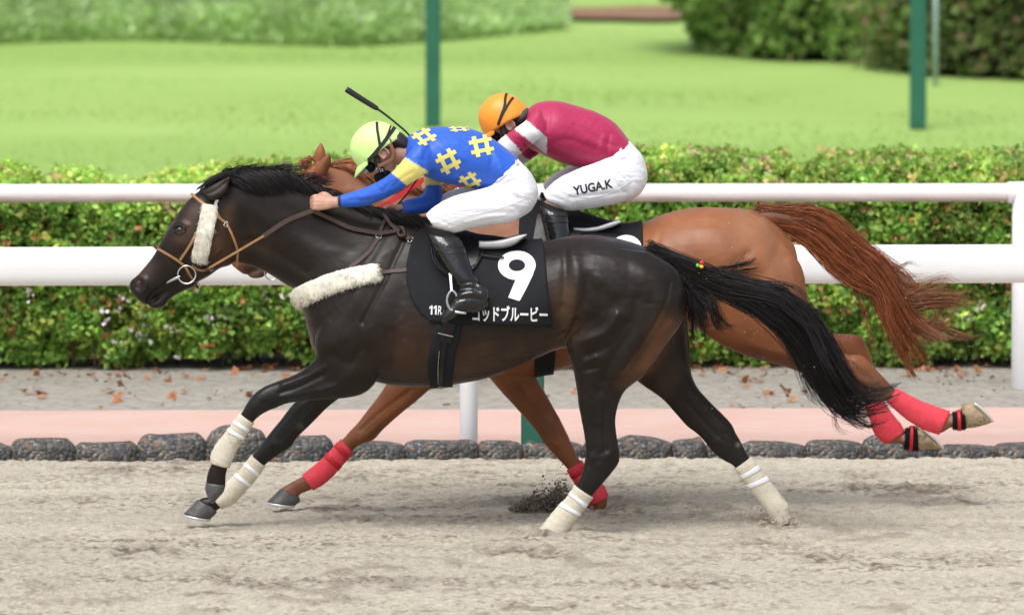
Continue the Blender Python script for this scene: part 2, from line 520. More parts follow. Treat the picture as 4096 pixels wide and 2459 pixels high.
def hair_from_guides(guides, count, jitter=0.02, M_=16, spread=None, curl=0.006):
    """guides: list of lists of (px,py,Y); random blends of neighbouring guides"""
    Gd = []
    for g in guides:
        q = np.array([P(a, b, c) for a, b, c in g]); q = catmull(q, 8)
        L = np.concatenate([[0], np.cumsum(np.linalg.norm(np.diff(q, axis=0), axis=1))])
        ts = np.linspace(0, L[-1], M_)
        Gd.append(np.stack([np.interp(ts, L, q[:, i]) for i in range(3)], 1))
    Gd = np.array(Gd); n = len(Gd)
    nc = max(4, count // 26)                  # locks: hairs run together towards their lock's tip
    cs = rng.random(nc) * (n - 1); cl = rng.integers(0, nc, count)
    t = np.linspace(0, 1, M_)[None, :, None]
    def at(sv):
        sv = np.clip(sv, 0, n - 1 - 1e-6); i = np.minimum(sv.astype(int), n - 2); f = (sv - i)[:, None, None]
        return Gd[i] * (1 - f) + Gd[i + 1] * f
    own = at(rng.random(count) * (n - 1)); lead = at(cs)[cl]
    k_ = np.clip(t * 1.7, 0, 1) * .86
    Pth = own * (1 - k_) + lead * k_
    coff = (rng.normal(size=(nc, 1, 3)) * jitter * 1.5)[cl]
    Pth = Pth + coff * t ** 1.5 * 1.5 + rng.normal(size=(count, 1, 3)) * jitter * (.55 - .30 * t)
    cph = (rng.random((nc, 1, 3)) * 6.28)[cl]; cfr = (3 + rng.random((nc, 1, 1)) * 5)[cl]
    Pth = Pth + np.sin(cfr * t * 2 + cph) * curl * 1.2 * t
    ph = rng.random((count, 1, 3)) * 6.28; fr = 4 + rng.random((count, 1, 1)) * 5
    Pth = Pth + np.sin(fr * t * 2 + ph) * curl * .35 * t
    stray = (rng.random((count, 1, 1)) > .93) * np.clip(rng.normal(size=(count, 1, 3)), -1.5, 1.5) * np.minimum(jitter, .02) * 3
    Pth = Pth + stray * t ** 2
    ln = (.72 + .28 * rng.random((nc, 1)))[cl] * (.86 + .14 * rng.random((count, 1)))
    tt = np.linspace(0, 1, M_)[None] * ln * (M_ - 1)
    k = np.minimum(tt.astype(int), M_ - 2); ff = (tt - k)[..., None]
    r = np.arange(count)[:, None]
    return Pth[r, k] * (1 - ff) + Pth[r, k + 1] * ff

def fur_on(V, F, n, length, width, comb=(0, 0, -0.3), only_near=True, lift=0.8):
    F = [f for f in F]
    tri = np.array([[f[0], f[1], f[2]] for f in F]); 
    tri2 = np.array([[f[0], f[2], f[3]] for f in F if len(f) == 4])
    tri = np.vstack([tri, tri2]) if len(tri2) else tri
    a, b, c = V[tri[:, 0]], V[tri[:, 1]], V[tri[:, 2]]
    cr = np.cross(b - a, c - a); ar = np.linalg.norm(cr, axis=1); nn = cr / np.maximum(ar[:, None], 1e-12)
    cen = V.mean(0)
    pk = rng.choice(len(tri), n, p=ar / ar.sum())
    r1 = np.sqrt(rng.random(n))[:, None]; r2 = rng.random(n)[:, None]
    p = (1 - r1) * a[pk] + r1 * (1 - r2) * b[pk] + r1 * r2 * c[pk]
    N = nn[pk]
    d = N * lift + np.array(comb) + rng.normal(size=(n, 3)) * 0.35
    d /= np.linalg.norm(d, axis=1, keepdims=True)
    Lh = length * (0.6 + 0.8 * rng.random((n, 1)))
    sd = np.cross(d, rng.normal(size=(n, 3))); sd /= np.linalg.norm(sd, axis=1, keepdims=True)
    Vt = np.stack([p - sd * width / 2, p + sd * width / 2, p + d * Lh], 1).reshape(-1, 3)
    return Vt, np.arange(n * 3).reshape(n, 3)

def prism_px(poly, Y, thick):
    """outline in photo pixels at depth Y with a thickness (bevel-free)"""
    n = len(poly)
    a = np.array([P(x, y, Y) for x, y in poly]); b = a.copy(); b[:, 1] += thick
    V = np.vstack([a, b]); F = [list(range(n)), list(range(2 * n - 1, n - 1, -1))]
    F += [[(i + 1) % n, i, n + i, n + (i + 1) % n] for i in range(n)]
    return V, F

def decal(bvh, faces_px, cell=8.0, off=0.0025, Y=0.0):
    """flat print given as polygons in photo pixels, cut into cells and laid on the surface"""
    bm = bmesh.new()
    for poly in faces_px:
        vs = [bm.verts.new((x, y, 0)) for x, y in poly]
        try: bm.faces.new(vs)
        except ValueError: pass
    bmesh.ops.remove_doubles(bm, verts=bm.verts, dist=0.05)
    bmesh.ops.triangulate(bm, faces=bm.faces[:])
    xs = [v.co.x for v in bm.verts]; ys = [v.co.y for v in bm.verts]
    for ax, lo, hi in ((0, min(xs), max(xs)), (1, min(ys), max(ys))):
        c = lo + cell
        while c < hi:
            co = [0, 0, 0]; no = [0, 0, 0]; co[ax] = c; no[ax] = 1
            bmesh.ops.bisect_plane(bm, geom=bm.verts[:] + bm.edges[:] + bm.faces[:], plane_co=co, plane_no=no)
            c += cell
    V = []
    bm.verts.ensure_lookup_table()
    for i, v in enumerate(bm.verts): v.index = i
    for v in bm.verts:
        V.append(surf(bvh, v.co.x, v.co.y, off, Y)[0])
    F = [[v.index for v in f.verts] for f in bm.faces]
    bm.free()
    return np.array(V), F

def text_polys(body, org, xdir, ydir, size, bold=0.0, width=None):
    """glyph triangles in pixel space; org is the left end of the baseline"""
    cu = bpy.data.curves.new('t', 'FONT'); cu.body = body; cu.size = 1.0; cu.offset = bold; cu.resolution_u = 6
    o = bpy.data.objects.new('t', cu); COL.objects.link(o)
    dg = bpy.context.evaluated_depsgraph_get(); ev = o.evaluated_get(dg); me = ev.to_mesh()
    vs = np.array([v.co[:2] for v in me.vertices]); fs = [list(p.vertices) for p in me.polygons]
    ev.to_mesh_clear(); bpy.data.objects.remove(o); bpy.data.curves.remove(cu)
    vs = vs - vs.min(0)
    ext = vs.max(0)
    sx = size if width is None else width / ext[0]
    sy = size / ext[1] if width is not None else size
    org = np.array(org, float); xd = np.array(xdir, float); yd = np.array(ydir, float)
    q = org + vs[:, :1] * sx * xd + vs[:, 1:] * sy * yd
    return [[tuple(q[i]) for i in f] for f in fs]
# ================================================================== GROUND AND TRACKSIDE
SL = 0.030     # the track edge runs slightly askew to the picture plane
def strip(name, y0, y1, z, m, nx=2, ny=2, X=60, kind='structure'):
    xs = np.linspace(-X, X, nx); V = []; 
    for j in range(ny):
        yy = y0 + (y1 - y0) * j / (ny - 1)
        for x in xs: V.append((x, yy + SL * x, z))
    F = [[j * nx + i, j * nx + i + 1, (j + 1) * nx + i + 1, (j + 1) * nx + i] for j in range(ny - 1) for i in range(nx - 1)]
    o = obj(name, mesh_from(name, V, F), m); o['kind'] = kind
    return o

def ground_mat(name, c1, c2, c3, s1, s2, bump, bs, rough=0.95, bdist=0.01, stretch=(1, 1, 1)):
    m = bpy.data.materials.new(name); m.use_nodes = True; nt = m.node_tree; b = nt.nodes['Principled BSDF']
    b.inputs['Roughness'].default_value = rough; b.inputs['Specular IOR Level'].default_value = 0.2
    tc = nd(nt, 'ShaderNodeTexCoord'); mp = nd(nt, 'ShaderNodeMapping'); mp.inputs['Scale'].default_value = stretch
    nt.links.new(tc.outputs['Object'], mp.inputs[0])
    n1 = nd(nt, 'ShaderNodeTexNoise', Scale=s1, Detail=8.0, Roughness=0.65); n2 = nd(nt, 'ShaderNodeTexNoise', Scale=s2, Detail=6.0, Roughness=0.7)
    for n in (n1, n2): nt.links.new(mp.outputs[0], n.inputs['Vector'])
    r1 = nd(nt, 'ShaderNodeValToRGB'); r1.color_ramp.elements[0].position = .35; r1.color_ramp.elements[1].position = .65
    r1.color_ramp.elements[0].color = (*c1, 1); r1.color_ramp.elements[1].color = (*c2, 1)
    nt.links.new(n1.outputs[0], r1.inputs[0])
    r2 = nd(nt, 'ShaderNodeMapRange'); r2.inputs['From Min'].default_value = .5; r2.inputs['From Max'].default_value = .68
    nt.links.new(n2.outputs[0], r2.inputs[0])
    mx = nd(nt, 'ShaderNodeMix', data_type='RGBA'); nt.links.new(r2.outputs[0], mx.inputs[0]); nt.links.new(r1.outputs[0], mx.inputs[6]); mx.inputs[7].default_value = (*c3, 1)
    nt.links.new(mx.outputs[2], b.inputs['Base Color'])
    n3 = nd(nt, 'ShaderNodeTexNoise', Scale=bs, Detail=6.0, Roughness=0.7); nt.links.new(mp.outputs[0], n3.inputs['Vector'])
    bp = nd(nt, 'ShaderNodeBump', Strength=bump, Distance=bdist); nt.links.new(n3.outputs[0], bp.inputs['Height']); nt.links.new(bp.outputs[0], b.inputs['Normal'])
    return m

M['sand'] = ground_mat('sand', (.42, .35, .285), (.52, .445, .37), (.36, .295, .235), 3.0, 9.0, 0.6, 60, bdist=.008)
M['clod'] = ground_mat('clod', (.15, .12, .095), (.25, .205, .165), (.11, .09, .07), 9.0, 30.0, 0.6, 90)
M['pink'] = ground_mat('pink', (.58, .385, .325), (.64, .43, .37), (.58, .44, .39), 1.5, 3.0, 0.2, 80, bdist=.003)
M['gravel'] = ground_mat('gravel', (.44, .40, .34), (.58, .54, .48), (.30, .25, .20), 9.0, 16.0, 1.0, 38, bdist=.03)
M['lawn'] = ground_mat('lawn', (.255, .39, .095), (.35, .50, .145), (.30, .435, .115), 0.35, 1.1, 0.03, 30, bdist=.03, stretch=(.16, .7, 1))
M['dirt'] = ground_mat('dirt', (.22, .13, .08), (.30, .18, .11), (.17, .1, .06), 0.8, 2.5, 0.4, 10)
M['white_rail'] = mat('white_rail', (.86, .86, .87), rough=.4, var=.03, vscale=3, dirt=(.70, .68, .65), dthr=.66, dscale=7)
M['rail_far'] = mat('rail_far', attr=True, rough=.5, var=.04, vscale=6)
M['post_white'] = mat('post_white', (.80, .81, .84), rough=.45, var=.03)
M['green_post'] = mat('green_post', (.020, .125, .085), rough=.45, var=.12, vscale=5)
M['leaf'] = mat('leaf', attr=True, rough=.45, spec=.4, var=0.1, vscale=20, trans=0.25)
M['leaf_matt'] = mat('leaf_matt', attr=True, rough=.7, spec=.2, var=0, trans=0.25)
M['twig'] = mat('twig', (.07, .045, .03), rough=.9)
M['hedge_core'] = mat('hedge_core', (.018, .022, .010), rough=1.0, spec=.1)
M['dry_leaf'] = mat('dry_leaf', (.40, .17, .07), rough=.7, var=.5, vscale=3)
M['petal'] = mat('petal', (.74, .66, .66), rough=.6, var=.1)

# --- sand track with real relief, dense where the picture looks
def axis(lo, hi, step, far):
    c = np.arange(lo, hi + 1e-6, step); out = [c[0] - far * k ** 2.2 for k in np.linspace(1, 0.04, 14)]; out2 = [c[-1] + far * k ** 2.2 for k in np.linspace(.04, 1, 14)]
    return np.concatenate([out, c, out2])
SAND_EDGE = 2.90
xs = axis(-2.9, 2.9, .0105, 60.0)
yc = np.arange(-3.4, SAND_EDGE + .16, .0115); ys = np.concatenate([[yc[0] - 36 * k ** 2.2 for k in np.linspace(1, .04, 12)], yc])
X, Yg = np.meshgrid(xs, ys)
warp = .05 * (vnoise(X, Yg, .3, 3) - .5)
def ridge(a): return 1 - np.abs(2 * a - 1)
Z = (.010 * (vnoise(X, Yg, .6, 1) - .5) + .005 * (vnoise(X + warp, Yg, .2, 2) - .5) + .006 * (vnoise(X, Yg + warp, .09, 4) - .5)
     + .011 * (vnoise(X + warp * .5, Yg, .034, 5) - .5) + .012 * (vnoise(X, Yg, .021, 6) - .5))
Z += .010 * (vnoise(X * .07, Yg, .11, 24) - .5) * vnoise(X * .3, Yg, .8, 25)
prints = [G(a_, b_) for a_, b_ in ((1480, 2075), (1400, 2065), (620, 2185), (520, 2190), (2100, 2205), (2180, 2215), (1980, 2200), (3050, 2170), (3300, 2240), (3900, 2010), (350, 1990), (1350, 1905), (3700, 1960), (900, 2290), (2700, 2330), (3450, 1900), (180, 2330), (2600, 2010))]
scuff = np.zeros_like(X)
for k_, g in enumerate(prints):
    sx_ = .07 + .05 * ((k_ * 37) % 10) / 10; sy_ = .12 + .10 * ((k_ * 53) % 10) / 10
    d2 = ((X - g[0]) / sx_) ** 2 + ((Yg - g[1]) / sy_) ** 2
    Z += -.016 * np.exp(-d2 * 1.5) + .020 * np.exp(-(np.sqrt(d2) - 1.3) ** 2 * 6) * vnoise(X, Yg, .03, 70 + k_)
    scuff += np.exp(-d2) * .9
clump = np.clip(vnoise(X, Yg, .42, 8) * vnoise(X, Yg, .13, 9) - .42, 0, 1)
Z += .05 * clump * vnoise(X, Yg, .03, 10)
hoofs = [(G(2215, 2118), .10), (G(3130, 2075), .12), (G(2405, 2028), .10)]
for g, r in hoofs:
    d = np.hypot(X - g[0], (Yg - g[1]))
    Z += -.02 * np.exp(-(d / r) ** 2) + .03 * np.exp(-((d - r * 1.6) / (r * .6)) ** 2) * vnoise(X, Yg, .04, 12)
Z -= .01
fine = vnoise(X, Yg, .030, 15) * .45 + vnoise(X, Yg, .018, 17) * .4 + vnoise(X * .4, Yg, .14, 18) * .25
dark_c = np.clip(clump * 4, 0, 1) * .45 + .95 * np.clip((fine - .60) * 7, 0, 1) * (.05 + .8 * vnoise(X * .2, Yg, .30, 16)) + .16 * np.clip((vnoise(X, Yg, .022, 21) - .5) * 4, 0, 1) + scuff * vnoise(X, Yg, .03, 33)
for g, r in hoofs: dark_c += .8 * np.exp(-(np.hypot(X - g[0], Yg - g[1]) / (r * 2)) ** 2) * vnoise(X, Yg, .04, 13)
dark_c = np.clip(dark_c, 0, 1)[..., None]
lo = np.array([.445, .402, .322]); hi = np.array([.16, .13, .10])
tone = (.90 + .16 * vnoise(X * .3, Yg, .9, 20) + .16 * (vnoise(X * .06, Yg, .13, 23) - .4))[..., None]
CS = (lo * (1 - dark_c) + hi * dark_c) * tone
V = np.stack([X, Yg + SL * X, Z], -1)
ny, nx = X.shape
idx = np.arange(nx * ny).reshape(ny, nx)
F = np.stack([idx[:-1, :-1], idx[:-1, 1:], idx[1:, 1:], idx[1:, :-1]], -1).reshape(-1, 4)
M['sand_attr'] = mat('sand_attr', attr=True, rough=.95, spec=.15, var=.20, vscale=75, bump=.8, bscale=120, bdist=.005)
o = obj('sand_track', mesh_from('sand_track', V.reshape(-1, 3), F, CS.reshape(-1, 3)), M['sand_attr']); o['kind'] = 'structure'

strip('path', SAND_EDGE + .14, 5.22, .0, M['pink'])
strip('gravel_verge', 5.22, 8.9, -.008, M['gravel'])
# lawn reaching to the horizon
V = [(-700, -60, -.05), (700, -60, -.05), (700, 1500, -.05), (-700, 1500, -.05)]
# mown lawn: one sheet
lx = np.concatenate([np.linspace(-900, -20, 8), np.linspace(-18, 18, 120), np.linspace(20, 900, 8)])
ly = np.concatenate([[-300, -45], np.linspace(8.0, 60, 160), [80, 150, 400, 1500]])
X, Yg = np.meshgrid(lx, ly)
Z = np.where((Yg > 8.5), .0, -.03) + .03 * (vnoise(X, Yg, 1.7, 31) - .5) * (Yg > 9)
idx = np.arange(X.size).reshape(X.shape)
F = np.stack([idx[:-1, :-1], idx[:-1, 1:], idx[1:, 1:], idx[1:, :-1]], -1).reshape(-1, 4)
o = obj('lawn', mesh_from('lawn', np.stack([X, Yg, Z - .03], -1).reshape(-1, 3), F), M['lawn']); o['kind'] = 'structure'

def grass_patch(name, cx0, cx1, y0, y1, n, h, w, c1, c2, keep=None):
    x = rng.uniform(cx0, cx1, n); y = y0 + (y1 - y0) * rng.random(n) ** 1.0
    if keep is not None:
        k = keep(x, y); x, y = x[k], y[k]; n = len(x)
    hh = h * (.5 + rng.random(n)); a = rng.random(n) * 6.28
    lean = rng.normal(size=(n, 2)) * .35 * hh[:, None]
    b = np.stack([x, y, np.full(n, -.04)], 1); sd = np.stack([np.cos(a), np.sin(a), 0 * a], 1) * w
    tip = b + np.stack([lean[:, 0], lean[:, 1], hh], 1)
    V = np.stack([b - sd, b + sd, tip], 1).reshape(-1, 3)
    r = rng.random((n, 1)); C = np.repeat(np.array(c1) * (1 - r) + np.array(c2) * r, 3, 0)
    o = obj(name, mesh_from(name, V, np.arange(3 * n).reshape(n, 3), C, smooth=False), M['leaf_matt']); o['kind'] = 'stuff'; o['label'] = 'short mown grass blades covering the lawn beyond the hedge'; o['category'] = 'grass'
    return o
grass_patch('lawn_grass', -5.5, 5.5, 8.6, 42, 50000, .022, .008, (.25, .40, .09), (.36, .49, .14))

# ------------------------------------------------------------------ leaves
def leaf_cloud(pts, nrm, size, cols, aspect=.45, spread=.8):
    n = len(pts)
    d = nrm * .6 + rng.normal(size=(n, 3)) * spread; d /= np.linalg.norm(d, axis=1, keepdims=True)
    s = np.cross(d, rng.normal(size=(n, 3))); s /= np.linalg.norm(s, axis=1, keepdims=True)
    up = np.cross(s, d)
    L = size * (.6 + .8 * rng.random((n, 1)))
    a = pts; b = pts + d * L; m1 = pts + d * L * .5 + s * L * aspect + up * L * .12; m2 = pts + d * L * .5 - s * L * aspect + up * L * .12
    V = np.stack([a, m1, b, m2], 1).reshape(-1, 3)
    i = np.arange(n) * 4
    F = np.concatenate([np.stack([i, i + 1, i + 2], 1), np.stack([i, i + 2, i + 3], 1)])
    return V, F, np.repeat(cols, 4, 0)

def mixcol(n, cs, ps):
    k = rng.choice(len(cs), n, p=ps); c = np.array(cs)[k]
    return c * (.75 + .5 * rng.random((n, 1)))

# ------------------------------------------------------------------ hedge
HY = 7.30
def zpix(py, Y): return float(P(2048, py, Y)[2])
hx_px = np.array([-800, -200, 60, 120, 165, 200, 300, 380, 420, 560, 640, 760, 900, 1020, 1200, 1700, 2400, 2560, 2750, 2950, 3130, 3230, 3290, 3420, 3700, 3950, 4096, 4800])
ht_py = np.array([ 660,  650, 650, 690, 735, 680, 668, 690, 722, 712, 706, 676, 655,  640,  640,  640,  600,  596,  596,  606,  628,  642,  618,  618,  604,  606,  612,  610])
hxw = P(hx_px, np.full(len(hx_px), 650.), HY + .55)[:, 0]
hzw = np.array([zpix(p + 12, HY + 1.05) for p in ht_py])
def htop(x): return np.interp(x, hxw, hzw)
hedge = thing('hedge', 'long low trimmed azalea hedge behind the two white rails', 'hedge', (0, HY + .6, 0))
Xh = 4.6; TH = 1.15
# solid near-black core, added as the shade deep between the leaves
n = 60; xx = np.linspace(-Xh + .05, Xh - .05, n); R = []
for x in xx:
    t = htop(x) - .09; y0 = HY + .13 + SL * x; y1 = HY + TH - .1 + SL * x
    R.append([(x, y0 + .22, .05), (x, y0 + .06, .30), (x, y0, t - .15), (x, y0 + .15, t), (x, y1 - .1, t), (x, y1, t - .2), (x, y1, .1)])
V, F = rings_to_mesh(np.array(R)); obj('shade_core', mesh_from('shade_core', V, F), M['hedge_core'], hedge)
def hedge_points(n, face):
    x = rng.uniform(-Xh, Xh, n); lump = .16 * (vnoise(x, np.zeros(n), .38, 41) - .5)
    top = htop(x)
    if face == 'front':
        z = top * rng.random(n) ** 1.1; z = np.maximum(z, .0)
        bot = .0 + .10 * vnoise(x, np.zeros(n), .27, 44); z = bot + z * (top - bot) / np.maximum(top, .1)
        dep = .21 * (vnoise(x, z * 1.3, .17, 42) - .5) + .08 * (vnoise(x, z, .07, 43) - .5)
        round_ = .14 * np.clip((z - (top - .16)) / .16, 0, 1) ** 2 + .08 * np.clip((.25 - z) / .2, 0, 1)
        y = HY + SL * x + .02 + round_ + dep + lump * .5 + rng.random(n) ** 2 * .13
        N = np.stack([rng.normal(size=n) * .2, -np.ones(n), .35 * np.ones(n)], 1)
        shade = dep + (y - HY - SL * x - .1)
    else:
        y = HY + .06 + rng.random(n) * (TH - .1) + SL * x
        z = top + .07 * (vnoise(x, y, .14, 45) - .5) + .05 * (vnoise(x, y, .06, 46) - .5) - rng.random(n) ** 2 * .08
        z -= .09 * np.clip((HY + .16 + SL * x - y) / .12, 0, 1)
        N = np.stack([rng.normal(size=n) * .3, -.35 * np.ones(n), np.ones(n)], 1)
        shade = z
    return np.stack([x, y, z], 1), N / np.linalg.norm(N, axis=1, keepdims=True)
# rosettes: five leaves round each tip
def rosettes(n, face, size, cols, ps):
    p, N = hedge_points(n, face)
    kk = vnoise(p[:, 0], p[:, 2] * 1.5, .22, 47)
    c = mixcol(n, cols, ps)
    k = 5
    pp = np.repeat(p, k, 0) + rng.normal(size=(n * k, 3)) * size * .35; NN = np.repeat(N, k, 0); cc = np.repeat(c * (.78 + .85 * kk[:, None]), k, 0) * (.85 + .3 * rng.random((n * k, 1)))
    return leaf_cloud(pp, NN, size, cc, .42, .7)
g1, g2, g3, g4, g5, g6 = (.20, .37, .065), (.32, .50, .10), (.13, .27, .05), (.50, .56, .13), (.60, .44, .20), (.50, .22, .10)
A = [rosettes(26000, 'front', .037, [g1, g2, g3, g4, g6], [.34, .30, .20, .11, .05]), rosettes(14000, 'top', .035, [g2, (.34, .52, .11), g4, g5, (.55, .40, .28)], [.36, .36, .18, .07, .03])]
o_ = 0; Vs = []; Fs = []; Cs = []
for v, f, c in A: Vs.append(v); Fs.append(f + o_); Cs.append(c); o_ += len(v)
lf = obj('foliage', mesh_from('foliage', np.vstack(Vs), np.vstack(Fs), np.vstack(Cs), smooth=False), M['leaf'], hedge); lf['kind'] = 'stuff'
# branches at the foot and through the top
tw = []
for i in range(150):
    x = rng.uniform(-Xh, Xh); y = HY + SL * x + rng.uniform(.06, .4); h = rng.uniform(.3, .95)
    tw.append(tube([(x, y, 0), (x + rng.normal() * .05, y, h * .5), (x + rng.normal() * .12, y - .05, h)], [.009, .007, .004], 5, 2))
V, F = merge(tw); b_ = obj('branches', mesh_from('branches', V, F), M['twig'], hedge); b_['kind'] = 'stuff'
# pale faded blossoms in the lower half
n = 200; p, N = hedge_points(n, 'front')
k = rng.random(n); px_ = rng.uniform(0, 4096, n); py_ = rng.normal(1255, 95, n)
cl = vnoise(px_, py_, 170, 51) > .52; px_, py_ = px_[cl], np.clip(py_[cl], 1010, 1440)
q = P(px_, py_, HY - .02); q[:, 1] += SL * q[:, 0]
k = 4; pp = np.repeat(q, k, 0) + rng.normal(size=(len(q) * k, 3)) * .012
V, F, C = leaf_cloud(pp, np.tile([[0, -1.0, .4]], (len(pp), 1)), .026, np.tile([[.8, .72, .72]], (len(pp), 1)), .5, .6)
fl = obj('blossoms', mesh_from('blossoms', V, F, smooth=False), M['petal'], hedge); fl['kind'] = 'stuff'

# ------------------------------------------------------------------ fallen leaves on the verge
lv = []
for i in range(5):
    n = 7; an = np.linspace(0, 2 * np.pi, n, endpoint=False)
    r = np.array([1, .45, .8, .4, .9, .4, .75]) * (.8 + .4 * rng.random(n))
    V = [(0, 0, .012)] + [(r_ * .05 * math.cos(a), r_ * .05 * math.sin(a), .004 + .025 * rng.random()) for r_, a in zip(r, an)]
    me = mesh_from('fallen_leaf', V, [[0, 1 + j, 1 + (j + 1) % n] for j in range(n)], smooth=False); me.materials.append(M['dry_leaf']); lv.append(me)
spots = []
cl = [(3120, 1575, 60, 14), (3030, 1530, 45, 8), (2850, 1480, 70, 14), (2700, 1475, 50, 8), (3800, 1475, 90, 22), (1110, 1470, 80, 16), (1150, 1490, 60, 8), (760, 1500, 180, 16), (300, 1500, 260, 18),
      (500, 1570, 300, 16), (1650, 1600, 60, 4), (2350, 1560, 60, 5), (3600, 1490, 120, 8), (750, 1590, 60, 5), (120, 1570, 90, 6), (2900, 1620, 120, 4)]
for cx, cy, sp_, k in cl:
    for _ in range(k):
        g = G(cx + rng.normal() * sp_, np.clip(cy + rng.normal() * 14, 1462, 1640)); spots.append(g)
for i, g in enumerate(spots[:190]):
    me = lv[i % 5]; o = bpy.data.objects.new('fallen_leaf', me); COL.objects.link(o)
    o.location = (g[0], g[1], -.004); o.rotation_euler = (rng.normal() * .4, rng.normal() * .4, rng.random() * 6.28)
    s = .35 + .55 * rng.random(); o.scale = (s, s, s)
    tag(o, 'dry orange brown leaf fallen on the grey verge below the hedge', 'leaf', 'dry leaves fallen below the hedge')
n = 2600; gx = rng.uniform(-3.6, 3.6, n); gy = rng.uniform(5.3, 7.6, n) + SL * gx
keepm = (vnoise(gx, gy, .5, 61) > .45) & (rng.random(n) < ((gy - 5.2) / 2.4) ** 2.5 + .04)
p = np.stack([gx, gy, np.full(n, .002)], 1)[keepm]
V, F, C = leaf_cloud(p, np.tile([[0, 0, .2]], (len(p), 1)), .028, mixcol(len(p), [(.22, .12, .06), (.34, .16, .07), (.13, .09, .06)], [.4, .3, .3]), .4, .5)
V[:, 2] = np.abs(V[:, 2]) * .5
o = obj('leaf_litter', mesh_from('leaf_litter', V, F, C, smooth=False), M['leaf_matt']); tag(o, 'brown crumbs of leaf litter scattered over the grey verge', 'litter', kind='stuff')

# ------------------------------------------------------------------ edging stones
def stone_mat():
    m = bpy.data.materials.new('pebbled_stone'); m.use_nodes = True; nt = m.node_tree; b = nt.nodes['Principled BSDF']; b.inputs['Roughness'].default_value = .6
    tc = nd(nt, 'ShaderNodeTexCoord')
    vo = nd(nt, 'ShaderNodeTexVoronoi', Scale=52.0, Randomness=1.0); nt.links.new(tc.outputs['Object'], vo.inputs['Vector'])
    cr = nd(nt, 'ShaderNodeValToRGB'); cr.color_ramp.interpolation = 'CONSTANT'
    e = cr.color_ramp.elements; e[0].color = (.045, .05, .052, 1); e[1].position = .25; e[1].color = (.13, .105, .08, 1)
    for p_, c in ((.5, (.055, .062, .07)), (.66, (.19, .17, .145)), (.78, (.20, .115, .065)), (.88, (.23, .215, .19)), (.95, (.05, .055, .065))):
        x = e.new(p_); x.color = (*c, 1)
    sp_ = nd(nt, 'ShaderNodeSeparateColor'); nt.links.new(vo.outputs['Color'], sp_.inputs[0]); nt.links.new(sp_.outputs[0], cr.inputs[0])
    n = nd(nt, 'ShaderNodeTexNoise', Scale=5.0, Detail=3.0); nt.links.new(tc.outputs['Object'], n.inputs['Vector'])
    geo = nd(nt, 'ShaderNodeNewGeometry'); sx = nd(nt, 'ShaderNodeSeparateXYZ'); nt.links.new(geo.outputs['Normal'], sx.inputs[0])
    ma = nd(nt, 'ShaderNodeMapRange'); ma.inputs['From Min'].default_value = .5; ma.inputs['From Max'].default_value = .72
    nt.links.new(n.outputs[0], ma.inputs[0])
    mx = nd(nt, 'ShaderNodeMix', data_type='RGBA'); nt.links.new(ma.outputs[0], mx.inputs[0]); nt.links.new(cr.outputs[0], mx.inputs[6]); mx.inputs[7].default_value = (.035, .038, .042, 1)
    nt.links.new(mx.outputs[2], b.inputs['Base Color'])
    bp = nd(nt, 'ShaderNodeBump', Strength=.9, Distance=.012); bp.invert = True; nt.links.new(vo.outputs['Distance'], bp.inputs['Height']); nt.links.new(bp.outputs[0], b.inputs['Normal'])
    return m
M['stone'] = stone_mat()
K = 1.657
stones = [(-70, 32, 1066, 'cut off by the left edge of the picture'), (33, 186, 1055, 'second from the left, sloping down rightwards'), (187, 336, 1062, 'low brownish one, third from the left'),
          (338, 499, 1043, 'broad flat topped one left of the raised foreleg'), (499, 642, 1030, 'tallest one, behind the bandaged raised foreleg'), (642, 800, 1048, 'behind the dark horse forelegs'),
          (802, 978, 1063, 'low tapering one left of the two horse forelegs'), (980, 1154, 1055, 'domed one in front of the white rail post'), (1156, 1262, 1062, 'between white rail post and green post'),
          (1264, 1410, 1062, 'right behind the short green post'), (1411, 1489, 1062, 'small one behind the planted hind leg'), (1490, 1620, 1048, 'just right of the planted hind leg'),
          (1621, 1702, 1055, 'small round one between the dark hind legs'), (1703, 1789, 1066, 'behind the far hind cannon of the dark horse'), (1790, 1945, 1062, 'long flat one right of the rear leg'),
          (1947, 2087, 1060, 'low one left of the trailing hooves'), (2088, 2260, 1047, 'under the lower trailing hoof'), (2261, 2404, 1070, 'lowest one, second from the right edge'),
          (2405, 2520, 1063, 'cut off by the right edge of the picture')]
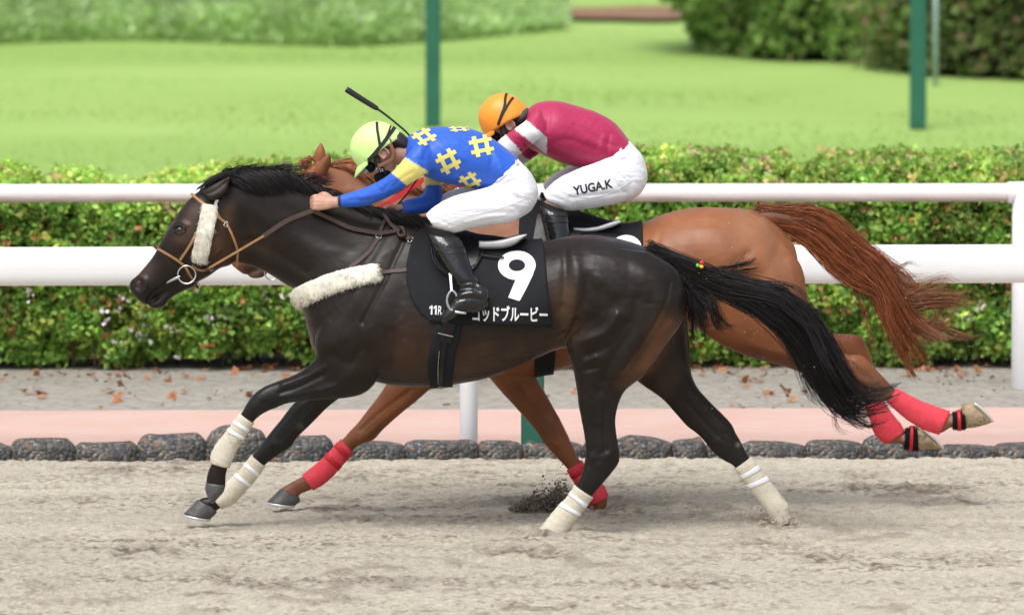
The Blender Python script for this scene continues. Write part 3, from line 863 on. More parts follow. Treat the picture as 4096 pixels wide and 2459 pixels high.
for i, (a, b, top, lab) in enumerate(stones):
    base_py = (1107 - 10 * ((a + b) / 2) / 2472) * K
    yb = SAND_EDGE + .06
    pa = P(a * K, base_py, yb + .1)[0]; pb = P(b * K, base_py, yb + .1)[0]
    cx = (pa + pb) / 2; hw = (pb - pa) / 2 * 1.09
    yc_ = yb + .09 + SL * cx
    ht = float(P(0, top * K, yc_)[2]) * 1.03
    bm = bmesh.new(); bmesh.ops.create_icosphere(bm, subdivisions=4, radius=1)
    sd = i * 7 + 3; sk = rng.uniform(-.35, .2)
    for v in bm.verts:
        x, y, z = v.co
        sx_ = np.sign(x) * abs(x) ** .48; sz_ = np.sign(z) * abs(z) ** .5; sy_ = np.sign(y) * abs(y) ** .7
        nrm_ = 1 + .10 * (float(vnoise(x * 2 + sd, z * 2 + y, .6, sd)) - .5) + .05 * (float(vnoise(x * 5 + sd, z * 5 + y * 3, .6, sd + 1)) - .5)
        tilt = 1 + sk * x * .9 - .10 * abs(x) ** 3 + .22 * (float(vnoise(np.array(x * 1.3 + sd), np.array(0.), .7, sd + 5)) - .5)
        v.co = (sx_ * hw, sy_ * .13 * nrm_, (sz_ * nrm_ * tilt) * ht if z > 0 else sz_ * .06)
    me = bpy.data.meshes.new('edging_stone'); bm.to_mesh(me); bm.free()
    me.polygons.foreach_set('use_smooth', [True] * len(me.polygons))
    o = obj('edging_stone', me, M['stone']); o.location = (cx, yc_, -.01); o.rotation_euler = (0, 0, SL + rng.normal() * .03)
    tag(o, 'dark pebbly edging stone, ' + lab, 'stone', 'edging stones between sand track and pink path')

# ------------------------------------------------------------------ rails and posts
def rail_profile(name, pts2, x0, x1, yb, m, parent, col=None):
    """pts2: (dy,z) outline, extruded along the track direction"""
    R = np.array([[(x, yb + SL * x + dy, z) for dy, z in pts2] for x in np.linspace(x0, x1, 40)])
    V, F = rings_to_mesh(R)
    C = None
    if col: C = col(V)
    return obj(name, mesh_from(name, V, F, C), m, parent)
NRY = 3.20
near = thing('rail_fence', 'nearer running rail, broad white rail just behind the dark horse', 'rail', (0, NRY, 0))
zt = zpix(983, NRY); zb = zpix(1137, NRY)
an = np.linspace(0, 2 * np.pi, 28, endpoint=False)
hh = (zt - zb) / 2; zc = (zt + zb) / 2
prof = [(.05 * np.sign(math.cos(a)) * abs(math.cos(a)) ** .8, zc + hh * np.sign(math.sin(a)) * abs(math.sin(a)) ** .75) for a in an]
rail_profile('rail', prof, -14, 14, NRY, M['white_rail'], near)
def post(parent, x, y, r, z0, z1, m, name='post', sq=False):
    V, F = tube([(x, y, z0), (x, y, z0 + .02), (x, y, (z0 + z1) / 2), (x, y, z1)], [r * .8, r, r, r], 20, 1)
    return obj(name, mesh_from(name, V, F), m, parent)
x_w = P(1875, 1700, NRY)[0]
for k in range(-4, 5):
    x = x_w + k * 3.4
    if abs(x) < 14: post(near, x, NRY + SL * x + .02, .046, -.02, zb + .03, M['post_white'])
FRY = 6.30
far = thing('rail_fence', 'farther running rail, thin stained white pipe in front of the hedge', 'rail', (0, FRY, 0))
zt = zpix(735, FRY); zb = zpix(808, FRY); r = (zt - zb) / 2; zc = (zt + zb) / 2
prof = [(r * math.cos(a), zc + r * math.sin(a)) for a in an]
SLs = SL; SL = 0.008
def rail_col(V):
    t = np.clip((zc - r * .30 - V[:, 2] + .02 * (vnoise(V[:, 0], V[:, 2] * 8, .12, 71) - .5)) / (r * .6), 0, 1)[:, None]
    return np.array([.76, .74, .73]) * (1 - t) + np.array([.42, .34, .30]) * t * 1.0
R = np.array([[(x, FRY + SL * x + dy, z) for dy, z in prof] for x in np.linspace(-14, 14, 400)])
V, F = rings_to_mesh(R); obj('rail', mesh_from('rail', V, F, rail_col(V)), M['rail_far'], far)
x_r = P(4110, 900, FRY)[0]
for k in range(-5, 4):
    x = x_r + k * 3.34
    post(far, x, FRY + SL * x, .083, -.02, zc, M['post_white'])
    V, F = tube([(x - .11, FRY + SL * (x - .11), zc), (x - .10, FRY + SL * x, zc), (x + .10, FRY + SL * x, zc), (x + .11, FRY + SL * x, zc)], [r * 1.1, r * 1.18, r * 1.18, r * 1.1], 24, 1)
    obj('sleeve', mesh_from('sleeve', V, F), M['post_white'], far)
SL = SLs

def flat_post(name, label, pxl, pxr, py_base, hgt, dep, m):
    g = G((pxl + pxr) / 2, py_base); a = P(pxl, py_base, g[1])[0]; b = P(pxr, py_base, g[1])[0]
    t = thing(name, label, 'post', tuple(g))
    bm = bmesh.new(); bmesh.ops.create_cube(bm, size=1)
    for v in bm.verts: v.co = (g[0] + v.co.x * (b - a), g[1] + v.co.y * dep, -.03 + (v.co.z + .5) * (hgt + .03))
    bmesh.ops.bevel(bm, geom=bm.edges[:], offset=.008, segments=2, affect='EDGES')
    me = bpy.data.meshes.new('shaft'); bm.to_mesh(me); bm.free(); obj('shaft', me, m, t)
    return t
flat_post('green_post', 'short dark green post at the stone edging under the horses', 2084, 2176, 1816, .62, .07, M['green_post'])
flat_post('green_post', 'blurred tall green pole on the lawn above the two helmets', 1702, 1762, 492, 3.6, .08, M['green_post'])
flat_post('green_post', 'blurred tall green pole on the lawn at the right, before the bush', 3638, 3704, 500, 3.6, .08, M['green_post'])
g = G(3742, 335); t = thing('stake', 'thin grey stake standing against the big bush, right of the green pole', 'stake', tuple(g))
V, F = tube([(g[0], g[1], -.03), (g[0], g[1], 1.2)], .022, 12, 1); obj('shaft', mesh_from('shaft', V, F), mat('stake_grey', (.30, .40, .42), rough=.5), t)

# ------------------------------------------------------------------ planting beyond the lawn
def bush(name, label, cat, cx, cy, rx, ry, h, n, size, cols, ps, seed, group=None, shape=.5):
    t = thing(name, label, cat, (cx, cy, 0), group)
    u = rng.normal(size=(n, 3)); u /= np.linalg.norm(u, axis=1, keepdims=True); u[:, 2] = np.abs(u[:, 2])
    lump = 1 + .22 * (vnoise(np.arctan2(u[:, 1], u[:, 0]) * 3, u[:, 2] * 4, .6, seed) - .5) + .12 * (vnoise(np.arctan2(u[:, 1], u[:, 0]) * 9, u[:, 2] * 9, .6, seed + 1) - .5)
    rad = lump * (1 - rng.random(n) ** 2 * .16)
    zz = u[:, 2] ** .8
    fl_ = 1 + .55 * np.exp(-((zz * h - .9) / .5) ** 2) * np.clip(-u[:, 0], 0, 1) * (1 if shape > .6 else 0)
    p = np.stack([cx + u[:, 0] * rx * rad * fl_, cy + u[:, 1] * ry * rad, zz * h * rad + .02], 1)
    c = mixcol(n, cols, ps) * (.6 + .8 * vnoise(p[:, 0] * 1.0, p[:, 2] * .45, .28, seed + 3))[:, None]
    V, F, C = leaf_cloud(p, u, size, c, .35, .7)
    f = obj('foliage', mesh_from('foliage', V, F, C, smooth=False), M['leaf_matt'], t); f['kind'] = 'stuff'
    V, F = ellipsoid((cx, cy, 0), (rx * .84, ry * .84, h * .84), 24, 14)  # solid core, coloured near black for the shade inside the bush
    V[:, 2] = np.maximum(V[:, 2], -.02); obj('shade_core', mesh_from('shade_core', V, F), M['hedge_core'], t)
    tr = [tube([(cx + a, cy + b, -.02), (cx + a * 1.6, cy + b * 1.6, h * .4), (cx + a * 2.5, cy + b * 2.5, h * .75)], [.05, .035, .015], 8, 2) for a, b in ((-.2 * rx, 0), (.15 * rx, .1), (.0, -.1))]
    for v, f_ in tr: obj('trunk', mesh_from('trunk', v, f_), M['twig'], t)
    return t
B1 = G(3950, 318)
bush('bush', 'large blurred dark green juniper bush at the upper right behind the green pole', 'bush', B1[0] + .75, B1[1] + 1.5, 1.7, 1.5, 2.2, 26000, .085,
     [(.15, .23, .065), (.21, .30, .09), (.23, .21, .11), (.34, .22, .13)], [.4, .35, .18, .07], 81)
B2 = G(3350, 255)
bush('bush', 'blurred light green bush at the upper right, left neighbour of the dark one', 'bush', B2[0] + .15, B2[1] + 2.0, 1.25, 1.7, 2.2, 26000, .085,
     [(.22, .36, .09), (.30, .45, .11), (.15, .24, .06), (.30, .27, .13)], [.42, .28, .22, .08], 91, shape=.7)
# tall weeds, upper left
n = 34000
wx = rng.uniform(-7.5, .5, n)
yb = 35.5 + .35 * np.sin(wx * 1.3) + np.clip(wx + 1.4, 0, 3) * 1.0
wy = yb + rng.random(n) ** 1.5 * 3.2
hcap = np.interp(wx, [-7.5, -1.2, -.6, .1, .5], [1.0, .95, .6, .3, .08])
wz = hcap * (.35 + .65 * vnoise(wx, wy, .6, 95)) * rng.random(n) ** .7 * np.clip((wy - yb) / 1.3 + .12 + .3 * vnoise(wx, wy * 0, .5, 97), 0, 1)
p = np.stack([wx, wy, wz], 1)
c = mixcol(n, [(.46, .66, .24), (.54, .72, .31), (.36, .56, .19), (.60, .76, .42), (.68, .80, .54)], [.32, .27, .20, .15, .06]) * (.75 + .45 * vnoise(wx, wz * 2 + wy, .35, 96))[:, None]
V, F, C = leaf_cloud(p, np.tile([[0, -.3, .8]], (n, 1)), .10, c, .12, .5)
o = obj('tall_weeds', mesh_from('tall_weeds', V, F, C, smooth=False), M['leaf_matt']); tag(o, 'blurred band of tall light green weeds along the top left edge', 'weeds', kind='stuff')
# bare earth patch at the top
g0 = G(2540, 58)
n = 40; a = np.linspace(0, 2 * np.pi, n, endpoint=False)
V = [(g0[0] + .85 * np.cos(t_) * (1 + .1 * math.sin(3 * t_)), g0[1] + .95 * np.sin(t_) * (1 + .1 * math.cos(5 * t_)), .02) for t_ in a]
o = obj('earth_patch', mesh_from('earth_patch', V, [list(range(n))]), M['dirt']); o['kind'] = 'structure'
# ================================================================== HORSES
YD, YC = 0.0, 0.82        # depth of the two horses

HEAD = [(860, 715, 985, 1010, .070), (790, 768, 925, 1058, .092), (745, 808, 880, 1073, .103), (705, 862, 838, 1103, .108),
        (672, 915, 797, 1125, .098), (640, 974, 757, 1150, .078), (610, 1028, 724, 1168, .064), (575, 1072, 676, 1168, .057),
        (546, 1104, 645, 1178, .056), (526, 1120, 618, 1190, .051), (516, 1142, 592, 1211, .043), (528, 1175, 578, 1219, .026)]
JAW = [(770, 1100, 778, 1146, .045, 0), (712, 1128, 722, 1170, .040, 0), (662, 1160, 680, 1196, .036, 0), (628, 1190, 656, 1226, .035, 0), (604, 1206, 622, 1235, .030, 0), (592, 1214, 598, 1228, .018, 0)]
HEAD = [r + ((0.0,) if len(r) == 5 else ()) for r in HEAD]

D_TRUNK = [(858, 722, 900, 1030, .060), (912, 704, 950, 1050, .068), (1010, 688, 1010, 1066, .070), (1120, 692, 1070, 1092, .078, 0, -.15), (1230, 738, 1130, 1130, .090, 0, -.25),
           (1340, 790, 1180, 1162, .108, 0, -.35), (1450, 832, 1208, 1235, .135, 0, -.4), (1560, 856, 1232, 1325, .170, 0, -.4),
           (1650, 874, 1270, 1420, .205, 0, -.35), (1720, 892, 1400, 1490, .235, 0, -.3), (1790, 915, 1560, 1538, .262, 0, -.2),
           (1870, 938, 1715, 1545, .285, 0, -.15), (1960, 955, 1845, 1532, .298, 0, -.1), (2060, 966, 1970, 1504, .300, 0, -.05),
           (2170, 966, 2105, 1449, .292), (2270, 947, 2245, 1392, .285, 0, .05), (2370, 941, 2380, 1390, .280, 0, .1), (2480, 957, 2520, 1385, .268, 0, .1),
           (2580, 988, 2630, 1360, .235, 0, .1), (2650, 1030, 2695, 1290, .185), (2705, 1085, 2735, 1225, .12)]
D_NH = [(2420, 985, 2600, 1010, .03, .03), (2370, 1040, 2700, 1070, .08, .01), (2330, 1110, 2738, 1140, .112, 0), (2285, 1240, 2752, 1215, .125, 0), (2266, 1350, 2727, 1290, .122, 0), (2270, 1415, 2650, 1400, .108, 0),
        (2292, 1475, 2590, 1490, .088, 0), (2305, 1550, 2500, 1562, .068, 0), (2316, 1630, 2466, 1650, .050, 0), (2331, 1710, 2464, 1717, .040, 0),
        (2340, 1770, 2474, 1780, .040, 0), (2340, 1830, 2478, 1842, .038, 0), (2326, 1895, 2438, 1902, .031, 0), (2303, 1942, 2367, 1985, .025, 0),
        (2274, 1989, 2330, 2034, .025, 0), (2225, 2040, 2305, 2070, .032, 0), (2188, 2085, 2285, 2100, .036, 0), (2150, 2130, 2265, 2140, .042, 0)]
D_FH = [(2450, 1200, 2745, 1215, .10, 0), (2445, 1330, 2755, 1350, .10, 0), (2480, 1450, 2764, 1450, .09, 0), (2560, 1532, 2768, 1503, .070, 0),
        (2653, 1598, 2800, 1562, .052, 0), (2738, 1694, 2866, 1632, .040, 0), (2795, 1740, 2925, 1692, .040, 0), (2829, 1779, 2943, 1730, .038, 0),
        (2857, 1813, 2963, 1764, .034, 0), (2897, 1842, 2980, 1797, .029, 0), (2941, 1871, 2999, 1829, .025, 0), (3021, 1978, 3098, 1953, .025, 0),
        (3062, 2035, 3146, 2015, .032, 0), (3090, 2075, 3150, 2050, .03, 0), (3110, 2110, 3160, 2080, .03, 0)]
D_NF = [(1440, 1060, 1600, 1150, .04, .03), (1370, 1130, 1590, 1240, .07, .01), (1315, 1220, 1575, 1345, .088, 0), (1262, 1350, 1545, 1440, .095, 0), (1262, 1425, 1497, 1535, .085, 0), (1240, 1455, 1420, 1585, .066, 0),
        (1187, 1494, 1235, 1602, .050, 0), (1112, 1523, 1150, 1613, .043, 0), (1055, 1546, 1100, 1632, .042, 0), (1012, 1578, 1064, 1647, .042, 0),
        (986, 1615, 1037, 1664, .037, 0), (963, 1655, 1012, 1690, .028, 0), (915, 1720, 970, 1752, .026, 0), (874, 1770, 943, 1800, .028, 0),
        (849, 1818, 925, 1838, .033, 0), (846, 1852, 912, 1870, .031, 0), (832, 1885, 904, 1898, .033, 0), (824, 1925, 903, 1935, .036, 0), (824, 1955, 896, 1962, .036, 0)]
D_FF = [(1300, 1420, 1460, 1470, .08, 0), (1240, 1555, 1405, 1555, .06, 0), (1175, 1612, 1319, 1621, .050, 0), (1125, 1675, 1250, 1690, .044, 0),
        (1080, 1730, 1190, 1748, .041, 0), (1052, 1768, 1165, 1785, .041, 0), (1030, 1797, 1112, 1820, .036, 0), (1009, 1822, 1058, 1861, .027, 0),
        (960, 1885, 1010, 1925, .026, 0), (905, 1935, 968, 1972, .032, 0), (875, 1975, 930, 2010, .033, 0), (848, 1984, 884, 2030, .030, 0),
        (803, 1992, 866, 2042, .034, 0), (782, 2016, 860, 2046, .030, 0)]

C_TRUNK = [(1275, 655, 1330, 960, .066), (1370, 675, 1400, 985, .070, 0, -.1), (1470, 703, 1480, 1015, .08, 0, -.2), (1570, 730, 1560, 1050, .095, 0, -.3),
           (1680, 755, 1620, 1090, .115, 0, -.35), (1800, 772, 1650, 1150, .145, 0, -.4), (1920, 778, 1670, 1230, .175, 0, -.4), (2030, 785, 1710, 1330, .205, 0, -.35),
           (2120, 800, 1840, 1420, .235, 0, -.3), (2220, 825, 1990, 1490, .265, 0, -.2), (2310, 850, 2130, 1497, .285, 0, -.1), (2400, 880, 2270, 1470, .295),
           (2490, 903, 2400, 1430, .295), (2570, 893, 2540, 1370, .285), (2640, 862, 2670, 1310, .28, 0, .05), (2760, 833, 2790, 1320, .28, 0, .1),
           (2900, 831, 2940, 1330, .275, 0, .1), (3020, 845, 3080, 1320, .245, 0, .1), (3110, 900, 3165, 1270, .19), (3180, 985, 3215, 1190, .12)]
C_NH = [(2880, 960, 3080, 930, .03, .03), (2830, 1030, 3160, 1000, .08, .01), (2790, 1120, 3212, 1080, .112, 0), (2775, 1280, 3233, 1205, .118, 0), (2850, 1358, 3258, 1290, .105, 0), (2985, 1424, 3300, 1365, .085, 0),
        (3134, 1464, 3345, 1402, .064, 0), (3240, 1503, 3398, 1418, .05, 0), (3350, 1542, 3445, 1420, .042, 0), (3420, 1574, 3482, 1452, .039, 0),
        (3490, 1592, 3525, 1497, .034, 0), (3549, 1603, 3584, 1556, .028, 0), (3620, 1665, 3661, 1597, .026, 0), (3692, 1711, 3731, 1626, .029, 0),
        (3758, 1733, 3797, 1649, .033, 0), (3805, 1708, 3812, 1655, .027, 0), (3860, 1706, 3850, 1627, .032, 0)]
C_FH = [(2850, 1200, 3210, 1150, .10, 0), (2950, 1330, 3233, 1250, .10, 0), (3080, 1400, 3290, 1325, .08, 0), (3200, 1430, 3343, 1335, .060, 0),
        (3300, 1450, 3398, 1335, .047, 0), (3370, 1480, 3447, 1347, .041, 0), (3400, 1520, 3474, 1400, .039, 0), (3435, 1560, 3500, 1480, .033, 0),
        (3464, 1618, 3529, 1599, .028, 0), (3485, 1680, 3560, 1650, .027, 0), (3505, 1735, 3597, 1695, .031, 0), (3545, 1773, 3614, 1727, .033, 0),
        (3592, 1775, 3628, 1730, .027, 0), (3652, 1797, 3655, 1714, .031, 0)]
C_FF = [(1700, 1300, 1900, 1400, .09, 0), (1600, 1450, 1800, 1500, .075, 0), (1539, 1545, 1722, 1555, .060, 0), (1502, 1598, 1670, 1600, .05, 0),
        (1462, 1649, 1600, 1656, .045, 0), (1427, 1695, 1530, 1720, .041, 0), (1397, 1725, 1497, 1757, .040, 0), (1382, 1743, 1445, 1777, .034, 0),
        (1367, 1758, 1410, 1804, .028, 0), (1300, 1830, 1350, 1876, .026, 0), (1240, 1880, 1297, 1928, .032, 0), (1213, 1901, 1250, 1955, .031, 0),
        (1170, 1925, 1203, 1975, .025, 0), (1123, 1953, 1195, 1985, .032, 0), (1105, 1975, 1192, 1998, .03, 0)]
C_NF = [(1880, 1350, 2100, 1400, .09, 0), (1930, 1470, 2125, 1470, .075, 0), (1990, 1550, 2162, 1535, .060, 0), (2070, 1638, 2207, 1615, .047, 0),
        (2130, 1705, 2248, 1690, .041, 0), (2183, 1779, 2282, 1762, .040, 0), (2223, 1825, 2302, 1800, .035, 0), (2271, 1878, 2322, 1842, .028, 0),
        (2310, 1940, 2370, 1900, .026, 0), (2350, 1993, 2412, 1945, .032, 0), (2368, 2017, 2430, 1985, .034, 0), (2382, 2050, 2424, 2030, .03, 0)]

def bandage(rings, Y, name, label, group, mtl, tape_m, tapes, parent=None, grow=0.006):
    """wraps the shank along the given rings"""
    V, F = loft(rings, Y, n=24, s=6, grow=grow)
    k = (len(rings) - 1) * 6 + 1
    C = V[:k * 24].reshape(k, 24, 3).mean(1)
    u = np.concatenate([[0], np.cumsum(np.linalg.norm(np.diff(C, axis=0), axis=1))])
    # wrap edges: shallow steps of the overlapping turns, slightly slanted
    R = V[:k * 24].reshape(k, 24, 3)
    th = np.arange(24) / 24 * 2 * np.pi
    ph = (u[:, None] + 0.012 * np.cos(th)[None]) / 0.028
    stepv = (ph % 1.0) * 0.0022
    dirn = R - C[:, None]; dirn /= np.linalg.norm(dirn, axis=2, keepdims=True)
    R = R + dirn * stepv[:, :, None]
    V = V.copy(); V[:k * 24] = R.reshape(-1, 3)
    uu = np.concatenate([np.repeat(u, 24) + np.tile(0.012 * np.cos(th), k), [u[0], u[-1]]])
    t = thing(name, label, 'bandage', tuple(C[0]), group)
    obj('wrap', mesh_from('wrap', V, F, attrs={'u': uu}), mtl, t)
    for a, b in tapes:      # tape turns, fraction of the length
        ia = np.interp([a, b], u / u[-1], np.arange(k))
        rr = []
        for q in np.linspace(ia[0], ia[1], 4):
            i0 = min(int(q), k - 2); f = q - i0
            ring = R[i0] * (1 - f) + R[i0 + 1] * f; c = ring.mean(0)
            rr.append(c + (ring - c) * 1.045 + 0)
        Vt, Ft = rings_to_mesh(np.array(rr))
        obj('tape', mesh_from('tape', Vt, Ft), tape_m, t)
    return t

def hoof(parent, rings, Y, mtl, shoe=True, shoe_pts=None):
    V, F = loft(rings, Y, n=24, s=4)
    o = obj('hoof', mesh_from('hoof', V, F), mtl, parent)
    if shoe:
        a = rings[-1]
        r2 = [a, (a[0] + shoe_pts[0], a[1] + shoe_pts[1], a[2] + shoe_pts[2], a[3] + shoe_pts[3], a[4])]
        V, F = loft(r2, Y, n=24, s=1, grow=0.002)
        sub('horseshoe', mesh_from('horseshoe', V, F), M['alu'], o)

# ---------------------------------------------------------------- dark horse
NY = -0.15
ear_n = [(806, 768, 846, 806, .030, .005), (834, 748, 880, 796, .032, 0), (864, 732, 904, 775, .026, -.006), (893, 716, 916, 748, .016, -.012), (919, 703, 924, 712, .006, -.016)]
ear_f = [(830, 745, 870, 775, .03, 0), (862, 725, 900, 755, .03, 0), (890, 705, 918, 735, .022, 0), (915, 690, 930, 710, .014, 0), (934, 678, 939, 685, .006, 0)]
parts = [loft(HEAD, YD, n=32), loft(JAW, YD, n=20), loft(D_TRUNK, YD, n=48), loft(D_NH, NY), loft(D_FH, .13), loft(D_NF, -.135), loft(D_FF, .12),
         loft(ear_n, -.082, n=14), loft(ear_f, .055, n=14)]
DV, DF = fuse(parts, 0.0073, 5)

dark_strokes = [
    # head
    ([(700, 965), (745, 975), (800, 960), (850, 930)], 14, .006), ([(668, 985), (712, 1010)], 16, -.003),
    ([(718, 918)], 24, .009), ([(700, 900), (722, 888), (748, 902)], 9, .006), ([(718, 920)], 10, -.006), ([(722, 948)], 14, -.004),
    ([(850, 990)], 60, .012), ([(905, 860), (915, 960), (880, 1040)], 12, -.006), ([(640, 1040), (600, 1080)], 20, -.005),
    ([(556, 1138)], 17, -.018), ([(532, 1120), (556, 1106), (580, 1118), (586, 1142), (572, 1168)], 8, .009), ([(545, 1165), (560, 1190)], 10, .004),
    ([(665, 1136), (630, 1160), (600, 1185), (588, 1215)], 6, -.009), ([(600, 1208), (640, 1215)], 12, .004), ([(600, 1150), (570, 1180)], 14, .005),
    ([(830, 775), (865, 760), (900, 730)], 8, -.008), ([(770, 830), (745, 880)], 18, -.005),
    ([(880, 1000), (800, 1070), (720, 1130)], 8, .003), ([(650, 1000), (690, 1050), (735, 1080)], 8, -.003),
    # neck
    ([(960, 820), (1100, 900), (1250, 1000), (1320, 1080)], 30, .010), ([(990, 1010), (1100, 1060), (1200, 1130)], 26, .010), ([(985, 960), (1100, 1010), (1230, 1090)], 13, -.010),
    ([(1000, 780), (1150, 800), (1300, 860), (1420, 900)], 26, .006), ([(1180, 900), (1300, 960), (1400, 1000)], 16, -.006),
    ([(1150, 830), (1190, 870)], 12, -.003), ([(1230, 985), (1290, 1010), (1350, 1000)], 16, .003),
    # shoulder
    ([(1590, 900), (1500, 1080), (1400, 1240), (1290, 1370)], 26, .016), ([(1540, 930), (1440, 1100), (1330, 1270)], 14, -.011),
    ([(1650, 960), (1570, 1150), (1480, 1330)], 28, .012), ([(1620, 950), (1540, 1120), (1450, 1290)], 10, -.006),
    ([(1420, 1330), (1500, 1430), (1480, 1510)], 38, .014), ([(1560, 1330), (1575, 1430), (1530, 1510)], 14, -.014), ([(1280, 1280), (1300, 1380)], 40, .010),
    ([(1330, 1420), (1400, 1450), (1440, 1400)], 13, -.010), ([(1340, 1380), (1375, 1350)], 18, .006), ([(1400, 1500), (1340, 1540), (1280, 1560)], 14, .008),
    ([(1290, 1500), (1200, 1545), (1120, 1570)], 8, -.007), ([(1350, 1540), (1240, 1570), (1130, 1590)], 10, .005), ([(1300, 1470), (1210, 1510), (1130, 1540)], 10, .006),
    ([(1040, 1585)], 20, .006), ([(1015, 1625)], 14, .005), ([(1062, 1610)], 9, -.005),
    # barrel
    ([(1900, 1350), (2050, 1310), (2200, 1250)], 50, .006), ([(1650, 1480), (1850, 1480), (2050, 1440)], 22, -.005),
    ([(2090, 1340), (2170, 1290), (2250, 1240)], 16, -.008), ([(2160, 1300), (2120, 1340)], 9, .006), ([(1880, 1400), (1960, 1390)], 8, .002), ([(1890, 1425), (1980, 1412)], 7, -.002), ([(1880, 1450), (1960, 1440)], 8, .0025),
    ([(1900, 1375), (1990, 1362)], 7, -.002), ([(1620, 1370), (1660, 1440)], 10, .004), ([(1640, 1290), (1690, 1420)], 16, -.005),
    ([(2120, 1400), (2190, 1370), (2260, 1330)], 9, -.006),
    # flank and quarter
    ([(2290, 990), (2310, 1110), (2290, 1220)], 22, .010), ([(2260, 1000), (2260, 1120), (2250, 1220)], 14, -.008),
    ([(2350, 1110), (2335, 1210), (2300, 1300)], 18, -.012), ([(2310, 1290), (2280, 1340), (2275, 1390)], 12, -.012),
    ([(2400, 1010), (2520, 1060), (2620, 1140), (2680, 1230)], 45, .012), ([(2360, 1100), (2430, 1130), (2460, 1170)], 22, .005), ([(2380, 1150), (2440, 1200)], 20, -.004),
    ([(2470, 1260), (2420, 1330), (2330, 1360), (2290, 1360)], 16, .014), ([(2510, 1290), (2440, 1380), (2350, 1420)], 16, -.009),
    ([(2340, 1240), (2400, 1260)], 20, .006), ([(2650, 1210), (2600, 1330), (2520, 1430), (2470, 1500)], 34, .010), ([(2550, 1200), (2530, 1310), (2440, 1450), (2400, 1560)], 20, -.010),
    ([(2710, 1180), (2700, 1270), (2620, 1390)], 14, .006), ([(2680, 1130), (2650, 1230), (2570, 1370), (2490, 1480)], 8, -.006),
    ([(2330, 1450), (2380, 1430)], 10, .006), ([(2340, 1480), (2390, 1470)], 8, -.006), ([(2350, 1500), (2370, 1600), (2390, 1680)], 20, .007),
    ([(2330, 1580), (2370, 1620)], 6, .0035), ([(2330, 1650), (2350, 1690)], 5, .003), ([(2445, 1600), (2440, 1700), (2455, 1800)], 9, .005), ([(2420, 1620), (2415, 1720), (2425, 1800)], 9, -.008),
    ([(2370, 1830)], 18, .006), ([(2395, 1860)], 9, .005), ([(2435, 1820)], 14, .005), ([(2405, 1810)], 10, -.006), ([(2350, 1880), (2340, 1930)], 8, .003),
    # far hind seen from outside is medial side
]
dark_strokes = [(a, b * (1.0 if b < 12 else 1.15 if a[0][0] > 2240 else 1.5), c * (1.3 if b < 12 and a[0][0] < 950 else 1.25 if b < 12 else 1.15 if a[0][0] > 2240 else .75 if a[0][1] > 1250 else .55)) for a, b, c in dark_strokes]
for k_ in range(46):      # veins and small folds of the skin
    x0, y0 = [(1300 + rng.random() * 900, 1180 + rng.random() * 330), (2300 + rng.random() * 380, 1050 + rng.random() * 480), (720 + rng.random() * 200, 960 + rng.random() * 120)][k_ % 3]
    a_ = rng.random() * 3.14; L_ = 18 + rng.random() * 45
    dark_strokes.append(([(x0, y0), (x0 + L_ * math.cos(a_), y0 + L_ * math.sin(a_)), (x0 + 2 * L_ * math.cos(a_ + .5), y0 + 2 * L_ * math.sin(a_ + .5))], 6 + rng.random() * 7, (.0012 + .0012 * rng.random()) * (1 if rng.random() > .4 else -1)))
DV = sculpt(DV, DF, dark_strokes, 0.0, 0.02)
far_strokes = [([(2640, 1480), (2700, 1530), (2740, 1560)], 7, .004), ([(2740, 1600), (2820, 1690), (2890, 1760)], 9, -.008), ([(2830, 1640), (2890, 1700), (2930, 1750)], 10, .004),
               ([(2880, 1760)], 16, .007), ([(2905, 1735)], 9, -.005), ([(2690, 1540), (2660, 1570)], 6, .004),
               ([(1250, 1640), (1180, 1720), (1130, 1780)], 10, .004), ([(1100, 1780)], 16, .006)]
DV = sculpt(DV, DF, far_strokes, 0.0, 1.0)
for a_, ac, al, am, sd_ in ((.9, 34, 150, .0012, 1), (-.5, 46, 170, .0012, 2), (1.5, 18, 60, .0007, 3), (.2, 14, 60, .0006, 4)):
    DV = wrinkle(DV, DF, a_, ac, al, am, sd_, lambda x, y: (x > 960) * 1.0)
db = (.0130, .0082, .0060)
